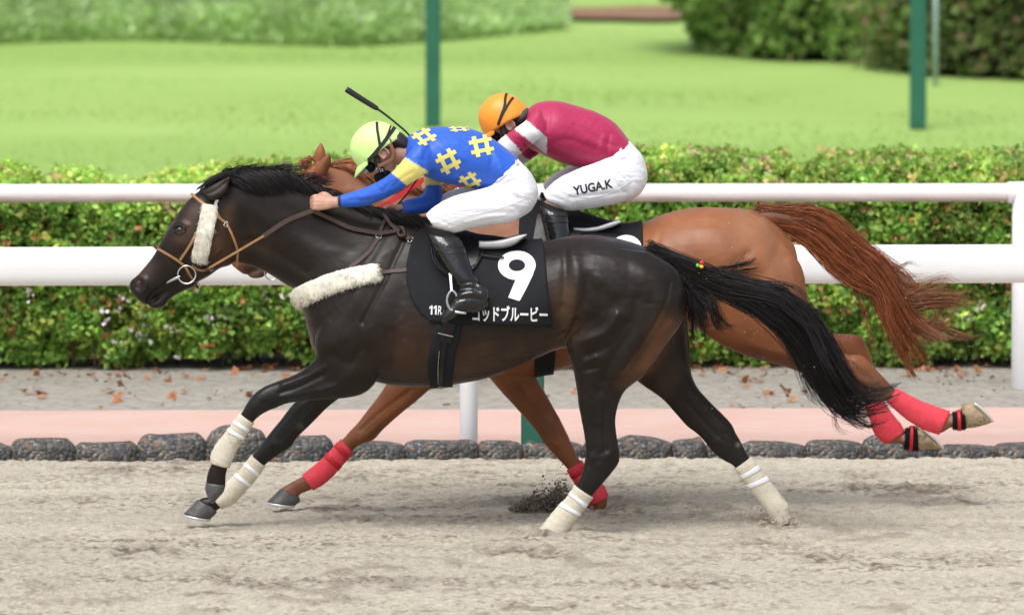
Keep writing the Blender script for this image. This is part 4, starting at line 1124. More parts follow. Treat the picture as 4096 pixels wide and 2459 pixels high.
dark_paint = [
    ([(770, 850), (720, 950)], 36, (.062, .028, .017), .9), ([(860, 980), (880, 1040)], 60, (.070, .031, .018), .85), ([(800, 1080), (720, 1130)], 26, (.030, .018, .013), .7),
    ([(915, 830), (900, 900)], 26, (.075, .035, .018), .7), ([(600, 1060), (570, 1100)], 22, (.048, .026, .02), .7), ([(850, 770), (880, 750)], 24, (.060, .045, .040), .9),
    ([(1010, 980), (1060, 1000)], 60, (.036, .018, .012), .6), ([(1640, 1420), (1800, 1470), (1950, 1430)], 85, (.055, .027, .016), .9), ([(1620, 1300)], 60, (.040, .021, .014), .6),
    ([(2260, 1150), (2270, 1320), (2230, 1380)], 46, (.075, .042, .024), .9), ([(2000, 1430), (2150, 1370)], 50, (.048, .026, .018), .7),
    ([(2670, 1300), (2600, 1430), (2540, 1500)], 42, (.125, .052, .022), .95), ([(2560, 1500), (2480, 1540)], 24, (.07, .034, .018), .6),
    ([(1300, 1600), (1150, 1640), (1000, 1650)], 60, (.010, .009, .009), .8), ([(1180, 1560), (1050, 1600)], 60, (.012, .011, .011), .85),
    ([(2390, 1650), (2390, 1900)], 90, (.012, .010, .010), .85), ([(2900, 1760), (2960, 1840)], 110, (.013, .011, .010), .9), ([(1180, 1680), (1060, 1800)], 80, (.010, .009, .009), .9),
    ([(540, 1180), (600, 1220), (650, 1220)], 26, (.016, .013, .013), .8), ([(718, 918)], 26, (.014, .011, .011), .8),
    ([(1630, 1000), (1500, 1200)], 60, (.022, .015, .013), .7), ([(2450, 1100)], 150, (.022, .017, .016), .6),
    ([(2700, 1480), (2650, 1560)], 40, (.045, .022, .013), .7), ([(1203, 1705)], 13, (.09, .08, .07), .6), ([(2952, 1778)], 9, (.2, .17, .12), .7),
]
DC = paint(DV, db, dark_paint)
dark = thing('racehorse', 'dark brown racehorse in full gallop nearest the camera, white leg bandages', 'horse', (0.2, 0, 0))
obj('body', mesh_from('dark_body', DV, DF, DC), M['dark_coat'], dark)
BD = bvh_of(DV, DF)
print('dark', len(DV))

q, nn = surf(BD, 719, 921, -0.008)
V, F = ellipsoid(q, (.024, .012, .017)); obj('eye', mesh_from('eye', V, F), M['eye'], dark)
for r_, yy in ((([(698, 912), (716, 901), (738, 908), (745, 922)]), 0), (([(700, 928), (718, 938), (742, 926)]), 0)):
    (V, F), _, _ = strap_on(BD, r_, .008, .005, -.001); obj('eyelid', mesh_from('eyelid', V, F), M['dark_hair'], dark)
q, nn = surf(BD, 557, 1139, -0.001)
V, F = ellipsoid(q, (.016, .004, .020)); obj('nostril', mesh_from('nostril', V, F), M['nostril'], dark)
V, F = loft([(824, 1928, 903, 1938, .036), (821, 1960, 893, 1968, .042), (833, 1992, 868, 1996, .036), (846, 2010, 853, 2012, .02)], -.135, n=24, s=4)
obj('hoof', mesh_from('hoof', V, F), M['hoof_dark'], dark)
hoof(dark, [(790, 1996, 862, 2030, .038), (765, 2022, 866, 2050, .047), (735, 2054, 842, 2074, .055)], .12, M['hoof_dark'], True, (1, 8, -4, 9))

W_lab = 'cream bandage on the dark horse, '
bandage(D_NF[11:16], -.135, 'leg_bandage', W_lab + 'on its lifted near foreleg', 'white bandages on the dark horse', M['bandage_white'], M['tape'], [(.14, .21), (.31, .38)])
bandage(D_FF[7:12], .12, 'leg_bandage', W_lab + 'on its foreleg with the lowest front hoof', 'white bandages on the dark horse', M['bandage_white'], M['tape'], [(.15, .22), (.38, .45)])
bandage(D_NH[13:], NY, 'leg_bandage', W_lab + 'on the hind leg planted in the sand', 'white bandages on the dark horse', M['bandage_white'], M['tape'], [(.15, .23), (.38, .46)], grow=.008)
bandage(D_FH[10:], .13, 'leg_bandage', 'mud stained cream wrap on the rearmost hind leg of the dark horse', 'white bandages on the dark horse', M['bandage_white'], M['tape'], [(.13, .2), (.3, .37)])

# ---------------------------------------------------------------- chestnut horse
def cmap(r):
    f = lambda x, y: (x + 400, y - 65 - (y - 715) / 515 * 55)
    a = f(r[0], r[1]); b = f(r[2], r[3])
    return (a[0], a[1], b[0], b[1], r[4], 0)
ear_n = [(1250, 698, 1300, 716, .034, 0), (1260, 672, 1312, 688, .034, -.01), (1280, 645, 1324, 660, .026, -.018), (1302, 622, 1324, 634, .014, -.024), (1316, 610, 1322, 614, .005, -.028)]
ear_f = [(1246, 650, 1305, 650, .03, 0), (1256, 612, 1304, 614, .027, 0), (1271, 586, 1298, 592, .017, 0), (1282, 568, 1287, 572, .006, 0)]
parts = [loft([cmap(r) for r in HEAD], YC, n=32), loft([cmap(r) for r in JAW], YC, n=20), loft(C_TRUNK, YC, n=48), loft(C_NH, YC - .14), loft(C_FH, YC + .14), loft(C_NF, YC + .02), loft(C_FF, YC - .10),
         loft(ear_n, YC - .062, n=14), loft(ear_f, YC + .055, n=14)]
CV, CF = fuse(parts, 0.0088, 4)
ch_strokes = [([(2700, 850), (2850, 870), (2990, 850), (3060, 880)], 20, .010), ([(2620, 900), (2750, 880), (2880, 900)], 14, -.004),
              ([(2850, 930), (2900, 1050), (2880, 1200)], 60, .008), ([(2990, 1010), (2940, 1060), (2950, 1150)], 16, -.009), ([(3040, 1030), (3090, 1150), (3110, 1260)], 40, .012),
              ([(3160, 1050), (3190, 1200)], 18, .008), ([(2640, 930), (2620, 1000)], 14, -.006), ([(3100, 1290), (3180, 1340), (3260, 1400)], 16, -.008), ([(3000, 1380), (3150, 1420), (3290, 1460)], 18, .006),
              ([(3330, 1440), (3400, 1450)], 10, -.006), ([(3420, 1510), (3480, 1530)], 12, .005), ([(3420, 1445), (3465, 1480)], 10, .006),
              ([(2030, 1520), (2120, 1640), (2180, 1720)], 12, .006), ([(2080, 1540), (2160, 1650), (2230, 1760)], 9, -.008), ([(2230, 1770)], 16, .006),
              ([(1680, 1560), (1560, 1660), (1440, 1760)], 8, .005), ([(1640, 1560), (1520, 1650), (1440, 1720)], 8, -.007), ([(1450, 1740)], 16, .006),
              ([(1400, 760), (1550, 810), (1700, 870)], 20, .006)]
CV = sculpt(CV, CF, ch_strokes, YC, 5.0)
for a_, ac, al, am, sd_ in ((.6, 34, 150, .0014, 5), (-.4, 46, 170, .0012, 6), (.3, 16, 60, .0006, 7)):
    CV = wrinkle(CV, CF, a_, ac, al, am, sd_)
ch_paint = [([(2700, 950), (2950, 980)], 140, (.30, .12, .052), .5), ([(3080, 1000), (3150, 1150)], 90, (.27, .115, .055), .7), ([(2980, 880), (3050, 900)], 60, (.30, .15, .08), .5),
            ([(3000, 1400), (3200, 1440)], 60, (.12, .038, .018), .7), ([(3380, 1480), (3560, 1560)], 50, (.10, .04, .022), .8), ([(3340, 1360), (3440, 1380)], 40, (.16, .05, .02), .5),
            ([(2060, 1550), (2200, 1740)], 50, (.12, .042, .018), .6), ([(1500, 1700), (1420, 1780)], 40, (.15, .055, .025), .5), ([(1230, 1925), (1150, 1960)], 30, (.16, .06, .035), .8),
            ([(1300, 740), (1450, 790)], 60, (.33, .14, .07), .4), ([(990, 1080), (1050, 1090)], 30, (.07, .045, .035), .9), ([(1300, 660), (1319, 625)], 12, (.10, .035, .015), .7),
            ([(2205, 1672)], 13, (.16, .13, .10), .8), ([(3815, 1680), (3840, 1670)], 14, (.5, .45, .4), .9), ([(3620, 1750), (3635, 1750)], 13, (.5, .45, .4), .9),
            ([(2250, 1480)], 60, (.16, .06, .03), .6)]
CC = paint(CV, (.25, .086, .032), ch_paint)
chest = thing('racehorse', 'chestnut racehorse galloping behind the dark one, red leg bandages', 'horse', (0.7, YC, 0))
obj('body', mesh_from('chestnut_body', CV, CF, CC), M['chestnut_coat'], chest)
BC = bvh_of(CV, CF)
hoof(chest, [(1121, 1953, 1197, 1985, .037), (1095, 1980, 1200, 2004, .046), (1067, 2005, 1180, 2020, .054)], YC - .10, M['hoof_dark'], True, (1, 7, -4, 8))
hoof(chest, [(3855, 1713, 3846, 1617, .040), (3898, 1709, 3897, 1613, .045), (3945, 1697, 3940, 1650, .040), (3966, 1688, 3962, 1668, .025)], YC - .14, M['hoof_pale'], False)
hoof(chest, [(3660, 1799, 3661, 1704, .040), (3700, 1796, 3698, 1720, .045), (3745, 1795, 3738, 1752, .040), (3767, 1792, 3764, 1782, .025)], YC + .14, M['hoof_pale'], False)
for (pts, yy) in (([(3896, 1612), (3925, 1632), (3950, 1658), (3968, 1682)], YC - .14), ([(3690, 1714), (3715, 1735), (3742, 1758), (3768, 1788)], YC + .14)):
    V, F = tube([P(pts[0][0], pts[0][1], yy - .035)] + [P(a, b, yy - .04) for a, b in pts[1:3]] + [P(pts[3][0], pts[3][1], yy - .02), P(pts[3][0] + 3, pts[3][1] + 2, yy)] + [P(pts[3][0], pts[3][1], yy + .02)] + [P(a, b, yy + .04) for a, b in pts[2:0:-1]] + [P(pts[0][0], pts[0][1], yy + .035)], .006)
    obj('horseshoe', mesh_from('horseshoe', V, F), M['alu'], chest)
# over-reach bands above the hind hooves
for nm, rr, yy in (('near', [(3812, 1715, 3810, 1650, .038), (3835, 1718, 3832, 1645, .043), (3862, 1714, 3856, 1630, .046)], YC - .14),
                   ('far', [(3617, 1795, 3622, 1712, .038), (3640, 1800, 3645, 1708, .043), (3672, 1802, 3668, 1706, .046)], YC + .14)):
    t = thing('pastern_band', 'black fleece pastern band above the ' + ('higher' if nm == 'near' else 'lower') + ' trailing hoof of the chestnut', 'hoof band', tuple(P(rr[0][0], rr[0][1], yy)))
    V, F = loft(rr, yy, n=24, s=4); obj('band', mesh_from('band', V, F), M['legging'], t)
    Vf, Ff = fur_on(V, F, 1500, .010, .002, (0, 0, 0)); obj('fleece', mesh_from('fleece', Vf, Ff, smooth=False), M['dark_hair'], t)
    V, F = loft([(rr[1][0] - 5, rr[1][1] + 2, rr[1][2] - 5, rr[1][3] - 3, .047), (rr[1][0] + 9, rr[1][1] + 2, rr[1][2] + 9, rr[1][3] - 6, .048)], yy, n=24, s=2, grow=.003)
    obj('strap', mesh_from('strap', V, F), M['tape_red'], t)
R_lab = 'red bandage on the chestnut, '
bandage(C_FF[8:12], YC - .10, 'leg_bandage', R_lab + 'on the foreleg reaching forward in the middle', 'red bandages on the chestnut horse', M['bandage_red'], M['tape_red'], [(.08, .18), (.34, .44)])
bandage(C_NF[7:11], YC + .02, 'leg_bandage', R_lab + 'partly hidden behind the planted hind leg of the dark horse', 'red bandages on the chestnut horse', M['bandage_red'], M['tape_red'], [(.12, .24), (.34, .44)])
bandage(C_NH[11:15], YC - .14, 'leg_bandage', R_lab + 'longest one, on the hind leg stretched furthest back', 'red bandages on the chestnut horse', M['bandage_red'], M['tape_red'], [])
bandage(C_FH[8:12], YC + .14, 'leg_bandage', R_lab + 'on the lower of the two trailing hind legs', 'red bandages on the chestnut horse', M['bandage_red'], M['tape_red'], [])

# ---------------------------------------------------------------- manes and tails
def mane(bvh, crest, rule, count, width, name, parent, mtl, Y0, colors=None, jit=.006):
    """crest: photo polyline of the roots; rule(i,t,r)-> pixel offset of the strand"""
    cr = catmull(np.array(crest, float), 10)
    Mn = 12
    out = np.zeros((count, Mn, 3))
    for i in range(count):
        s = rng.random() * (len(cr) - 1); k = min(int(s), len(cr) - 2); x0, y0 = cr[k] * (1 - (s - k)) + cr[k + 1] * (s - k)
        r = rng.random(4)
        yroot = Y0 + (r[3] - .5) * .03
        for j in range(Mn):
            t = j / (Mn - 1)
            dx, dy, lift = rule(s / (len(cr) - 1), t, r)
            x, y = x0 + dx, y0 + dy
            if j == 0: out[i, j] = P(x, y + 4, yroot); continue
            q, nn_ = surf(bvh, x, y, .006 + lift, yroot)
            if j and abs(q[1] - out[i, j - 1][1]) > .05: q = P(x, y, out[i, j - 1][1] - .02)
            out[i, j] = q
    out[:, 1:] += rng.normal(size=(count, 1, 3)) * jit * np.linspace(.3, 1, Mn - 1)[None, :, None]
    V, F, C = strands(out, width * (.6 + .8 * rng.random(count)), .25, colors)
    return obj(name, mesh_from(name, V, F, C), mtl, parent)

def rule_dark(s, t, r):
    Lx = (110 + 60 * r[0]) * (1 - .35 * s)
    drop = (60 + 60 * r[1]) * math.sin(min(1, s * 1.6 + .25) * 1.57) * (1 - .3 * s)
    if r[2] > .80: return Lx * t * .8, -26 * math.sin(t * 2.2) * r[1] - 14 * t * r[3], .01 + .03 * t
    return Lx * t, drop * t ** 1.3 - 10 * math.sin(t * 3.1) * (1 - s), .004 + .016 * math.sin(t * 3) * r[2]
mane(BD, [(862, 722), (905, 702), (960, 690), (1040, 685), (1120, 690), (1200, 722), (1260, 750)], rule_dark, 1500, .0042, 'mane', dark, M['dark_hair'], 0.0)
def rule_dark2(s, t, r):
    return (90 + 60 * r[0]) * t, (34 + 30 * r[1]) * t - 12 * math.sin(t * 3.1) * r[2], .004 + .01 * r[2]
mane(BD, [(1250, 746), (1340, 790), (1450, 832), (1560, 856), (1610, 866)], rule_dark2, 900, .004, 'mane', dark, M['dark_hair'], 0.0)
FG = [[(950, 674, .01), (905, 688, .0), (862, 706, -.01), (822, 736, -.02), (786, 772, -.035)], [(948, 684, -.02), (905, 698, -.03), (866, 718, -.04), (832, 744, -.055), (800, 776, -.07)]]
V, F, C = strands(hair_from_guides(FG, 420, .006, 12, curl=.004), .0036 * (.6 + .8 * rng.random(420)), .3)
obj('forelock', mesh_from('forelock', V, F), M['dark_hair'], dark)
def rule_tuft(s, t, r):
    return 50 * t + 30 * r[0] * t, -48 * t * (1 - .5 * r[1]) + 10 * t * t, .02
mane(BD, [(875, 712), (905, 700), (925, 698)], rule_tuft, 60, .003, 'mane_tuft', dark, M['dark_hair'], 0.0)

def ch_cols(n, a=(.30, .10, .030), b=(.12, .04, .018)):
    r = rng.random((n, 1)) ** 1.2
    return np.array(a) * (1 - r) + np.array(b) * r
def rule_ch(s, t, r):
    return (130 + 110 * r[0]) * t, (18 + 62 * r[1]) * t ** 1.1 - (34 * (1 - s)) * math.sin(t * 3.0) * r[2], .012 + .03 * r[2]
mane(BC, [(1310, 655), (1330, 662), (1360, 672), (1450, 700), (1540, 722), (1650, 745)], rule_ch, 1100, .004, 'mane', chest, M['chestnut_hair'], YC, ch_cols(1100, (.45, .17, .06), (.20, .07, .028)))
def rule_cf(s, t, r):
    return -60 * t + 50 * r[0] * t, 50 * t ** 1.5 - 20 * math.sin(t * 2.6), .02
mane(BC, [(1225, 652), (1245, 640), (1262, 636)], rule_cf, 120, .0038, 'forelock', chest, M['chestnut_hair'], YC, ch_cols(120, (.45, .17, .06), (.20, .07, .028)))

def tail(name, parent, sets, mtl, dock, cols=None):
    Vs, Fs, Cs, o = [], [], [], 0
    for guides, cnt, wd, jit, curl, ca, cb in sets:
        pth = hair_from_guides(guides, cnt, jit, 14, curl=curl)
        c = ch_cols(cnt, ca, cb) if ca is not None else np.tile([[.012, .009, .009]], (cnt, 1))
        V, F, C = strands(pth, wd * (.6 + .8 * rng.random(cnt)), .3, c)
        Vs.append(V); Fs.append(F + o); Cs.append(C); o += len(V)
    ob = obj(name, mesh_from(name, np.vstack(Vs), np.vstack(Fs), np.vstack(Cs)), mtl, parent)
    V, F = dock; sub('tail_dock', mesh_from('tail_dock', V, F, np.tile([[.15, .05, .02]] if cols else [[.012, .009, .009]], (len(V), 1))), mtl, ob)
    return ob
DT = [  # dark tail, upper edge to lower edge
    [(2600, 1000, 0), (2715, 1038, -.02), (2830, 1078, -.04), (2960, 1108, -.06), (3110, 1150, -.08), (3220, 1215, -.09), (3300, 1330, -.1), (3380, 1450, -.1), (3440, 1560, -.1), (3560, 1560, -.1), (3600, 1528, -.1)],
    [(2600, 1005, 0), (2700, 1050, -.02), (2820, 1110, -.04), (2960, 1170, -.06), (3110, 1240, -.08), (3220, 1340, -.09), (3290, 1460, -.1), (3340, 1560, -.1), (3420, 1620, -.1), (3530, 1590, -.1), (3595, 1540, -.1)],
    [(2610, 1010, 0), (2700, 1070, -.03), (2800, 1140, -.05), (2930, 1210, -.06), (3080, 1290, -.08), (3180, 1390, -.09), (3240, 1510, -.1), (3290, 1590, -.1), (3380, 1655, -.1), (3480, 1640, -.1), (3570, 1570, -.1)],
]
DT_under = [
    [(2640, 1030, 0), (2730, 1090, -.04), (2800, 1150, -.06), (2870, 1220, -.07), (2900, 1290, -.08), (2930, 1310, -.08), (3010, 1290, -.08)],
    [(2660, 1050, 0), (2720, 1110, -.04), (2770, 1180, -.06), (2800, 1260, -.07), (2810, 1320, -.08), (2830, 1330, -.08), (2880, 1310, -.08)],
    [(2660, 1050, 0), (2710, 1110, -.04), (2745, 1170, -.06), (2765, 1230, -.07), (2775, 1280, -.08), (2785, 1330, -.08), (2800, 1345, -.08)]]
DT_wisp = [[(2700, 1050, -.02), (2800, 1080, -.03), (2880, 1095, -.04), (2950, 1070, -.05), (3030, 1010, -.05)],
           [(2700, 1055, -.02), (2810, 1090, -.03), (2900, 1108, -.04), (3000, 1090, -.05), (3080, 1050, -.05)]]
DT_trail = [[(2900, 1110, -.06), (3050, 1135, -.08), (3160, 1165, -.09), (3260, 1235, -.1), (3330, 1290, -.1)],
            [(2900, 1120, -.06), (3020, 1150, -.08), (3120, 1200, -.09), (3200, 1290, -.1), (3280, 1360, -.1)]]
DT_curl = [[(3240, 1510, -.1), (3290, 1590, -.1), (3350, 1670, -.1), (3420, 1735, -.1), (3480, 1700, -.1)],
           [(3260, 1500, -.1), (3340, 1610, -.1), (3420, 1680, -.1), (3480, 1690, -.1), (3510, 1640, -.1)]]
k = None
tail('tail', dark, [(DT, 1350, .0040, .014, .014, k, k), (DT, 650, .0032, .030, .024, k, k), (DT_under, 420, .004, .018, .012, k, k), (DT_wisp, 130, .0030, .018, .016, k, k), (DT_trail, 240, .003, .018, .02, k, k), (DT_curl, 60, .003, .012, .02, k, k)],
     M['dark_hair'], tube([P(2520, 1040, 0), P(2600, 1035, 0), P(2680, 1045, 0), P(2770, 1078, -.02), P(2850, 1110, -.04)], [.02, .042, .038, .028, .012]))
CT = [
    [(3035, 842, YC), (3120, 836, YC), (3212, 822, YC), (3300, 838, YC), (3385, 900, YC), (3460, 975, YC), (3530, 1055, YC), (3590, 1130, YC), (3650, 1220, YC), (3720, 1290, YC), (3770, 1320, YC)],
    [(3040, 852, YC), (3120, 870, YC), (3220, 880, YC), (3300, 920, YC), (3370, 1000, YC), (3450, 1060, YC), (3520, 1120, YC), (3570, 1210, YC), (3610, 1320, YC), (3660, 1400, YC), (3700, 1450, YC)],
    [(3020, 860, YC), (3110, 895, YC), (3190, 950, YC), (3260, 1020, YC), (3320, 1080, YC), (3400, 1145, YC), (3480, 1165, YC), (3520, 1230, YC), (3560, 1320, YC), (3600, 1420, YC), (3640, 1500, YC)]]
CT_fan = [
    [(3480, 1020, YC), (3560, 1100, YC), (3650, 1150, YC), (3760, 1155, YC), (3840, 1178, YC), (3915, 1150, YC)],
    [(3480, 1040, YC), (3560, 1120, YC), (3650, 1190, YC), (3770, 1215, YC), (3840, 1225, YC), (3905, 1185, YC)],
    [(3480, 1060, YC), (3570, 1180, YC), (3650, 1260, YC), (3750, 1290, YC), (3840, 1275, YC), (3910, 1225, YC)],
    [(3490, 1080, YC), (3570, 1220, YC), (3640, 1310, YC), (3720, 1340, YC), (3800, 1325, YC), (3880, 1270, YC)],
    [(3500, 1100, YC), (3570, 1240, YC), (3620, 1340, YC), (3680, 1385, YC), (3750, 1380, YC), (3800, 1350, YC)]]
CT_tip = [[(3560, 1250, YC), (3600, 1400, YC), (3640, 1490, YC), (3665, 1540, YC)], [(3570, 1260, YC), (3640, 1380, YC), (3680, 1430, YC), (3700, 1465, YC)]]
CT_wisp = [[(3390, 940, YC), (3480, 1010, YC), (3560, 1040, YC), (3620, 1030, YC), (3720, 1060, YC)], [(3400, 980, YC), (3500, 1060, YC), (3600, 1110, YC), (3700, 1080, YC), (3780, 1100, YC)]]
ca, cb = (.40, .115, .035), (.10, .03, .015)
tail('tail', chest, [(CT, 1400, .0042, .016, .014, ca, cb), (CT, 600, .0032, .032, .024, ca, cb), (CT_fan, 520, .0034, .022, .028, (.40, .16, .07), cb), (CT_tip, 90, .0036, .008, .012, ca, cb), (CT_wisp, 40, .0026, .012, .02, ca, cb)],
     M['chestnut_hair'], tube([P(2930, 905, YC), P(3000, 878, YC), P(3090, 872, YC), P(3180, 890, YC), P(3260, 960, YC)], [.02, .045, .045, .035, .015]), True)

# small beads in the tail
t = thing('tail_ornament', 'tiny red, yellow and green bead ornament clipped to the top of the dark tail', 'ornament', tuple(P(2800, 1060, -.06)))
for nm, (x, y), r_, c_ in (('red_bead', (2807, 1052), .0115, (.75, .01, .02)), ('yellow_bead', (2806, 1066), .0105, (.85, .6, .02)), ('green_clip', (2791, 1062), .0095, (.12, .55, .08))):
    V, F = ellipsoid(P(x, y, -.075), (r_, r_, r_), 14, 8); m_ = mat(nm, c_, rough=.35, var=0)
    obj(nm, mesh_from(nm, V, F), m_, t)
# ================================================================== TACK HELPERS
ZC = zpix(1150, 0.0)
CTV, CTF = loft(C_TRUNK, YC, n=48)
BCT = bvh_of(CTV, CTF)
def wrap_sheet(bvh, yc, xl, xr, zlo, zhi_deg, n=40, m=70, off=.008, thick=.006, full=False, wr=.002, zc=None, seed=1):
    """a cloth or strap laid over the barrel; xl,xr: functions of height"""
    zc = ZC if zc is None else zc
    def hit(x, ph):
        d = np.array([0, -math.cos(ph), math.sin(ph)])
        o = np.array([x, yc, zc]) + d * 1.2
        h = bvh.ray_cast(Vector(o), Vector(-d), 1.15)
        if h[0] is None: return None
        return np.array(h[0])
    S = np.linspace(0, 1, n)
    if full: PH = np.radians(np.linspace(zhi_deg[0], zhi_deg[1], m))
    Vi = np.zeros((n, m, 3)); Vo = np.zeros((n, m, 3))
    for i, s in enumerate(S):
        if not full:
            xx = xl(zlo(s)) * (1 - s) + xr(zlo(s)) * s
            lo, hi = -1.2, 1.2
            for _ in range(14):
                mid = (lo + hi) / 2; q = hit(xx, mid)
                if q is None or q[2] < zlo(s): lo = mid
                else: hi = mid
            PH = np.linspace(hi, math.pi - hi, m)
        x = None
        for j, ph in enumerate(PH):
            zz = zc if x is None else x
            for _ in range(2):
                xx = xl(zz) * (1 - s) + xr(zz) * s
                q = hit(xx, ph)
                if q is None: q = Vi[i, j - 1] if j else np.array([xx, yc - .25, zc])
                zz = q[2]
            x = zz
            Vi[i, j] = q
    for _ in range(4):
        Vi[1:-1, 1:-1] = (Vi[:-2, 1:-1] + Vi[2:, 1:-1] + Vi[1:-1, :-2] + Vi[1:-1, 2:]) / 4
    du = np.gradient(Vi, axis=0); dv = np.gradient(Vi, axis=1); N = np.cross(du, dv); N /= np.maximum(np.linalg.norm(N, axis=2, keepdims=True), 1e-9)
    if (N[:, m // 2] * (Vi[:, m // 2] - np.array([0, yc, zc]))).sum() < 0: N = -N
    a, b = np.meshgrid(np.arange(n), np.arange(m), indexing='ij')
    w = wr * (vnoise(a * 1.0, b * 1.0, 7, seed) - .3) * 2
    Vo = Vi + N * (off + thick + w)[..., None] if np.ndim(w) else Vi
    Vn = Vi + N * (off * .4)
    V = np.vstack([Vo.reshape(-1, 3), Vn.reshape(-1, 3)]); K0 = n * m
    F = []
    for i in range(n - 1):
        for j in range(m - 1):
            p = i * m + j
            F.append([p, p + 1, p + m + 1, p + m]); F.append([K0 + p, K0 + p + m, K0 + p + m + 1, K0 + p + 1])
    ed = [i * m for i in range(n)] + [(n - 1) * m + j for j in range(1, m)] + [i * m + m - 1 for i in range(n - 2, -1, -1)] + [j for j in range(m - 2, 0, -1)]
    for p, q in zip(ed, ed[1:] + ed[:1]): F.append([p, q, K0 + q, K0 + p])
    return V, F

def pxl(table, Y):
    """table of (px,py) -> x as a function of world height"""
    pts = np.array([P(a, b, Y) for a, b in table]); o = np.argsort(pts[:, 2]); z = pts[o, 2]; x = pts[o, 0]
    return lambda zz: float(np.interp(zz, z, x))

def buckle(parent, bvh, px, py, ang=0.0, s=.011, Y=0.0, name='buckle'):
    q, n_ = surf(bvh, px, py, .007, Y); n_ = Vector(n_).normalized()
    u = Vector((math.cos(ang), 0, math.sin(ang))); u = (u - n_ * u.dot(n_)).normalized(); v = n_.cross(u)
    pts = [np.array(q) + s * (a * np.array(u) + b * np.array(v)) for a, b in ((-1, -1.2), (1, -1.2), (1, 1.2), (-1, 1.2), (-1, -1.2))]
    V, F = merge([tube([pts[i], pts[i + 1]], .0022, 6, 1) for i in range(4)])
    return obj(name, mesh_from(name, V, F), M['steel'], parent)

def strap_obj(name, parent, bvh, pts, wid, mtl, thk=.004, off=.002, Y=0.0, label=None):
    (V, F), Q, N = strap_on(bvh, pts, wid, thk, off, Y)
    return obj(name, mesh_from(name, V, F, smooth=False), mtl, parent, label)

def free_strap(name, parent, pts3, wid, mtl, thk=.004, nrm=(0, -1, .15)):
    q = catmull(np.array(pts3), 8)
    V, F = sweep(q, np.tile([nrm], (len(q), 1)), wid, thk, box=True)
    return obj(name, mesh_from(name, V, F, smooth=False), mtl, parent)

def sheep_roll(parent, bvh, pts, wid, thk, nfur, Y=0.0, comb=(0, 0, -.3), name='sheepskin'):
    (V, F), Q, N = strap_on(bvh, pts, wid, thk, -.004, Y, step=8, box=False)
    k = len(Q); R = V[:k * 12].reshape(k, 12, 3); c = R.mean(1, keepdims=True)
    e = np.minimum(1, np.sin(np.linspace(.35, math.pi - .35, k)) * 1.9)[:, None, None]
    R = c + (R - c) * (.60 + .40 * e) * (1 + .10 * (rng.random((k, 12, 1)) - .5))
    V = V.copy(); V[:k * 12] = R.reshape(-1, 3)
    o = obj(name, mesh_from(name, V, F), M['sheepskin'], parent)
    Vf, Ff = fur_on(V, F, int(nfur * 1.6), .019, .0030, comb, lift=.62)
    f = sub('fleece', mesh_from('fleece', Vf, Ff, smooth=False), M['sheepskin'], o); f['kind'] = 'stuff'
    return o

# ================================================================== DARK HORSE TACK
br = thing('bridle', 'tan leather bridle with white sheepskin cheek roll on the dark horse', 'bridle', tuple(P(760, 950, -.1)))
strap_obj('browband', br, BD, [(766, 776), (788, 795), (812, 814), (826, 822)], .013, M['tan_leather'])
strap_obj('cheek_strap', br, BD, [(800, 905), (791, 925), (757, 985), (721, 1040)], .012, M['tan_leather'])
strap_obj('noseband', br, BD, [(618, 984), (640, 1000), (676, 1020), (737, 1062), (757, 1094), (772, 1122)], .016, M['brown_leather'], .004, .001)
strap_obj('noseband_face', br, BD, [(620, 985), (641, 1000), (676, 1018), (736, 1059), (756, 1092), (771, 1118)], .010, M['tan_leather'], .004, .004)
strap_obj('throatlatch', br, BD, [(866, 850), (880, 875), (902, 891), (921, 925), (936, 960), (950, 1003), (949, 1040), (946, 1066)], .011, M['tan_leather'])
strap_obj('bit_strap', br, BD, [(768, 1060), (790, 1075), (815, 1078), (838, 1068)], .012, M['tan_leather'], .005, .004)
strap_obj('curb_strap', br, BD, [(768, 1118), (780, 1130), (792, 1150)], .013, M['brown_leather'], .006, .003)
strap_obj('crown_strap', br, BD, [(866, 836), (862, 815), (868, 798)], .014, M['white_print'])
buckle(br, BD, 903, 898, -.8, .009); buckle(br, BD, 842, 1070, .4, .010); buckle(br, BD, 790, 1140, -.8, .008)
sheep_roll(br, BD, [(840, 822), (833, 870), (822, 920), (808, 985), (797, 1042)], .078, .030, 7500, comb=(-.1, -.1, -.5), name='sheepskin_roll')
q, n_ = surf(BD, 747, 1098, .012); Yb = q[1]
cx, cz = P(747, 1098, Yb)[0], P(747, 1098, Yb)[2]
th = np.linspace(0, 2 * np.pi, 33)[:-1]
ring = np.array([(cx + .042 * math.cos(a), Yb - .004 + .004 * math.cos(2 * a), cz + .042 * math.sin(a)) for a in th])
R = []
for i, p in enumerate(ring):
    r_ = p - np.array([cx, Yb, cz]); r_ /= np.linalg.norm(r_)
    R.append([p + .0042 * (math.cos(b) * r_ + math.sin(b) * np.array([0, 1, 0])) for b in np.linspace(0, 2 * np.pi, 9)[:-1]])
R.append(R[0]); V, F = rings_to_mesh(np.array(R), caps=False); obj('bit_ring', mesh_from('bit_ring', V, F), M['steel'], br)
V, F = tube([P(722, 1104, Yb + .002), P(705, 1112, Yb + .004), P(683, 1122, Yb + .012), P(664, 1133, Yb + .022)], [.005, .0075, .0065, .003], 10, 3)
obj('bit_mouthpiece', mesh_from('bit_mouthpiece', V, F), M['steel'], br)

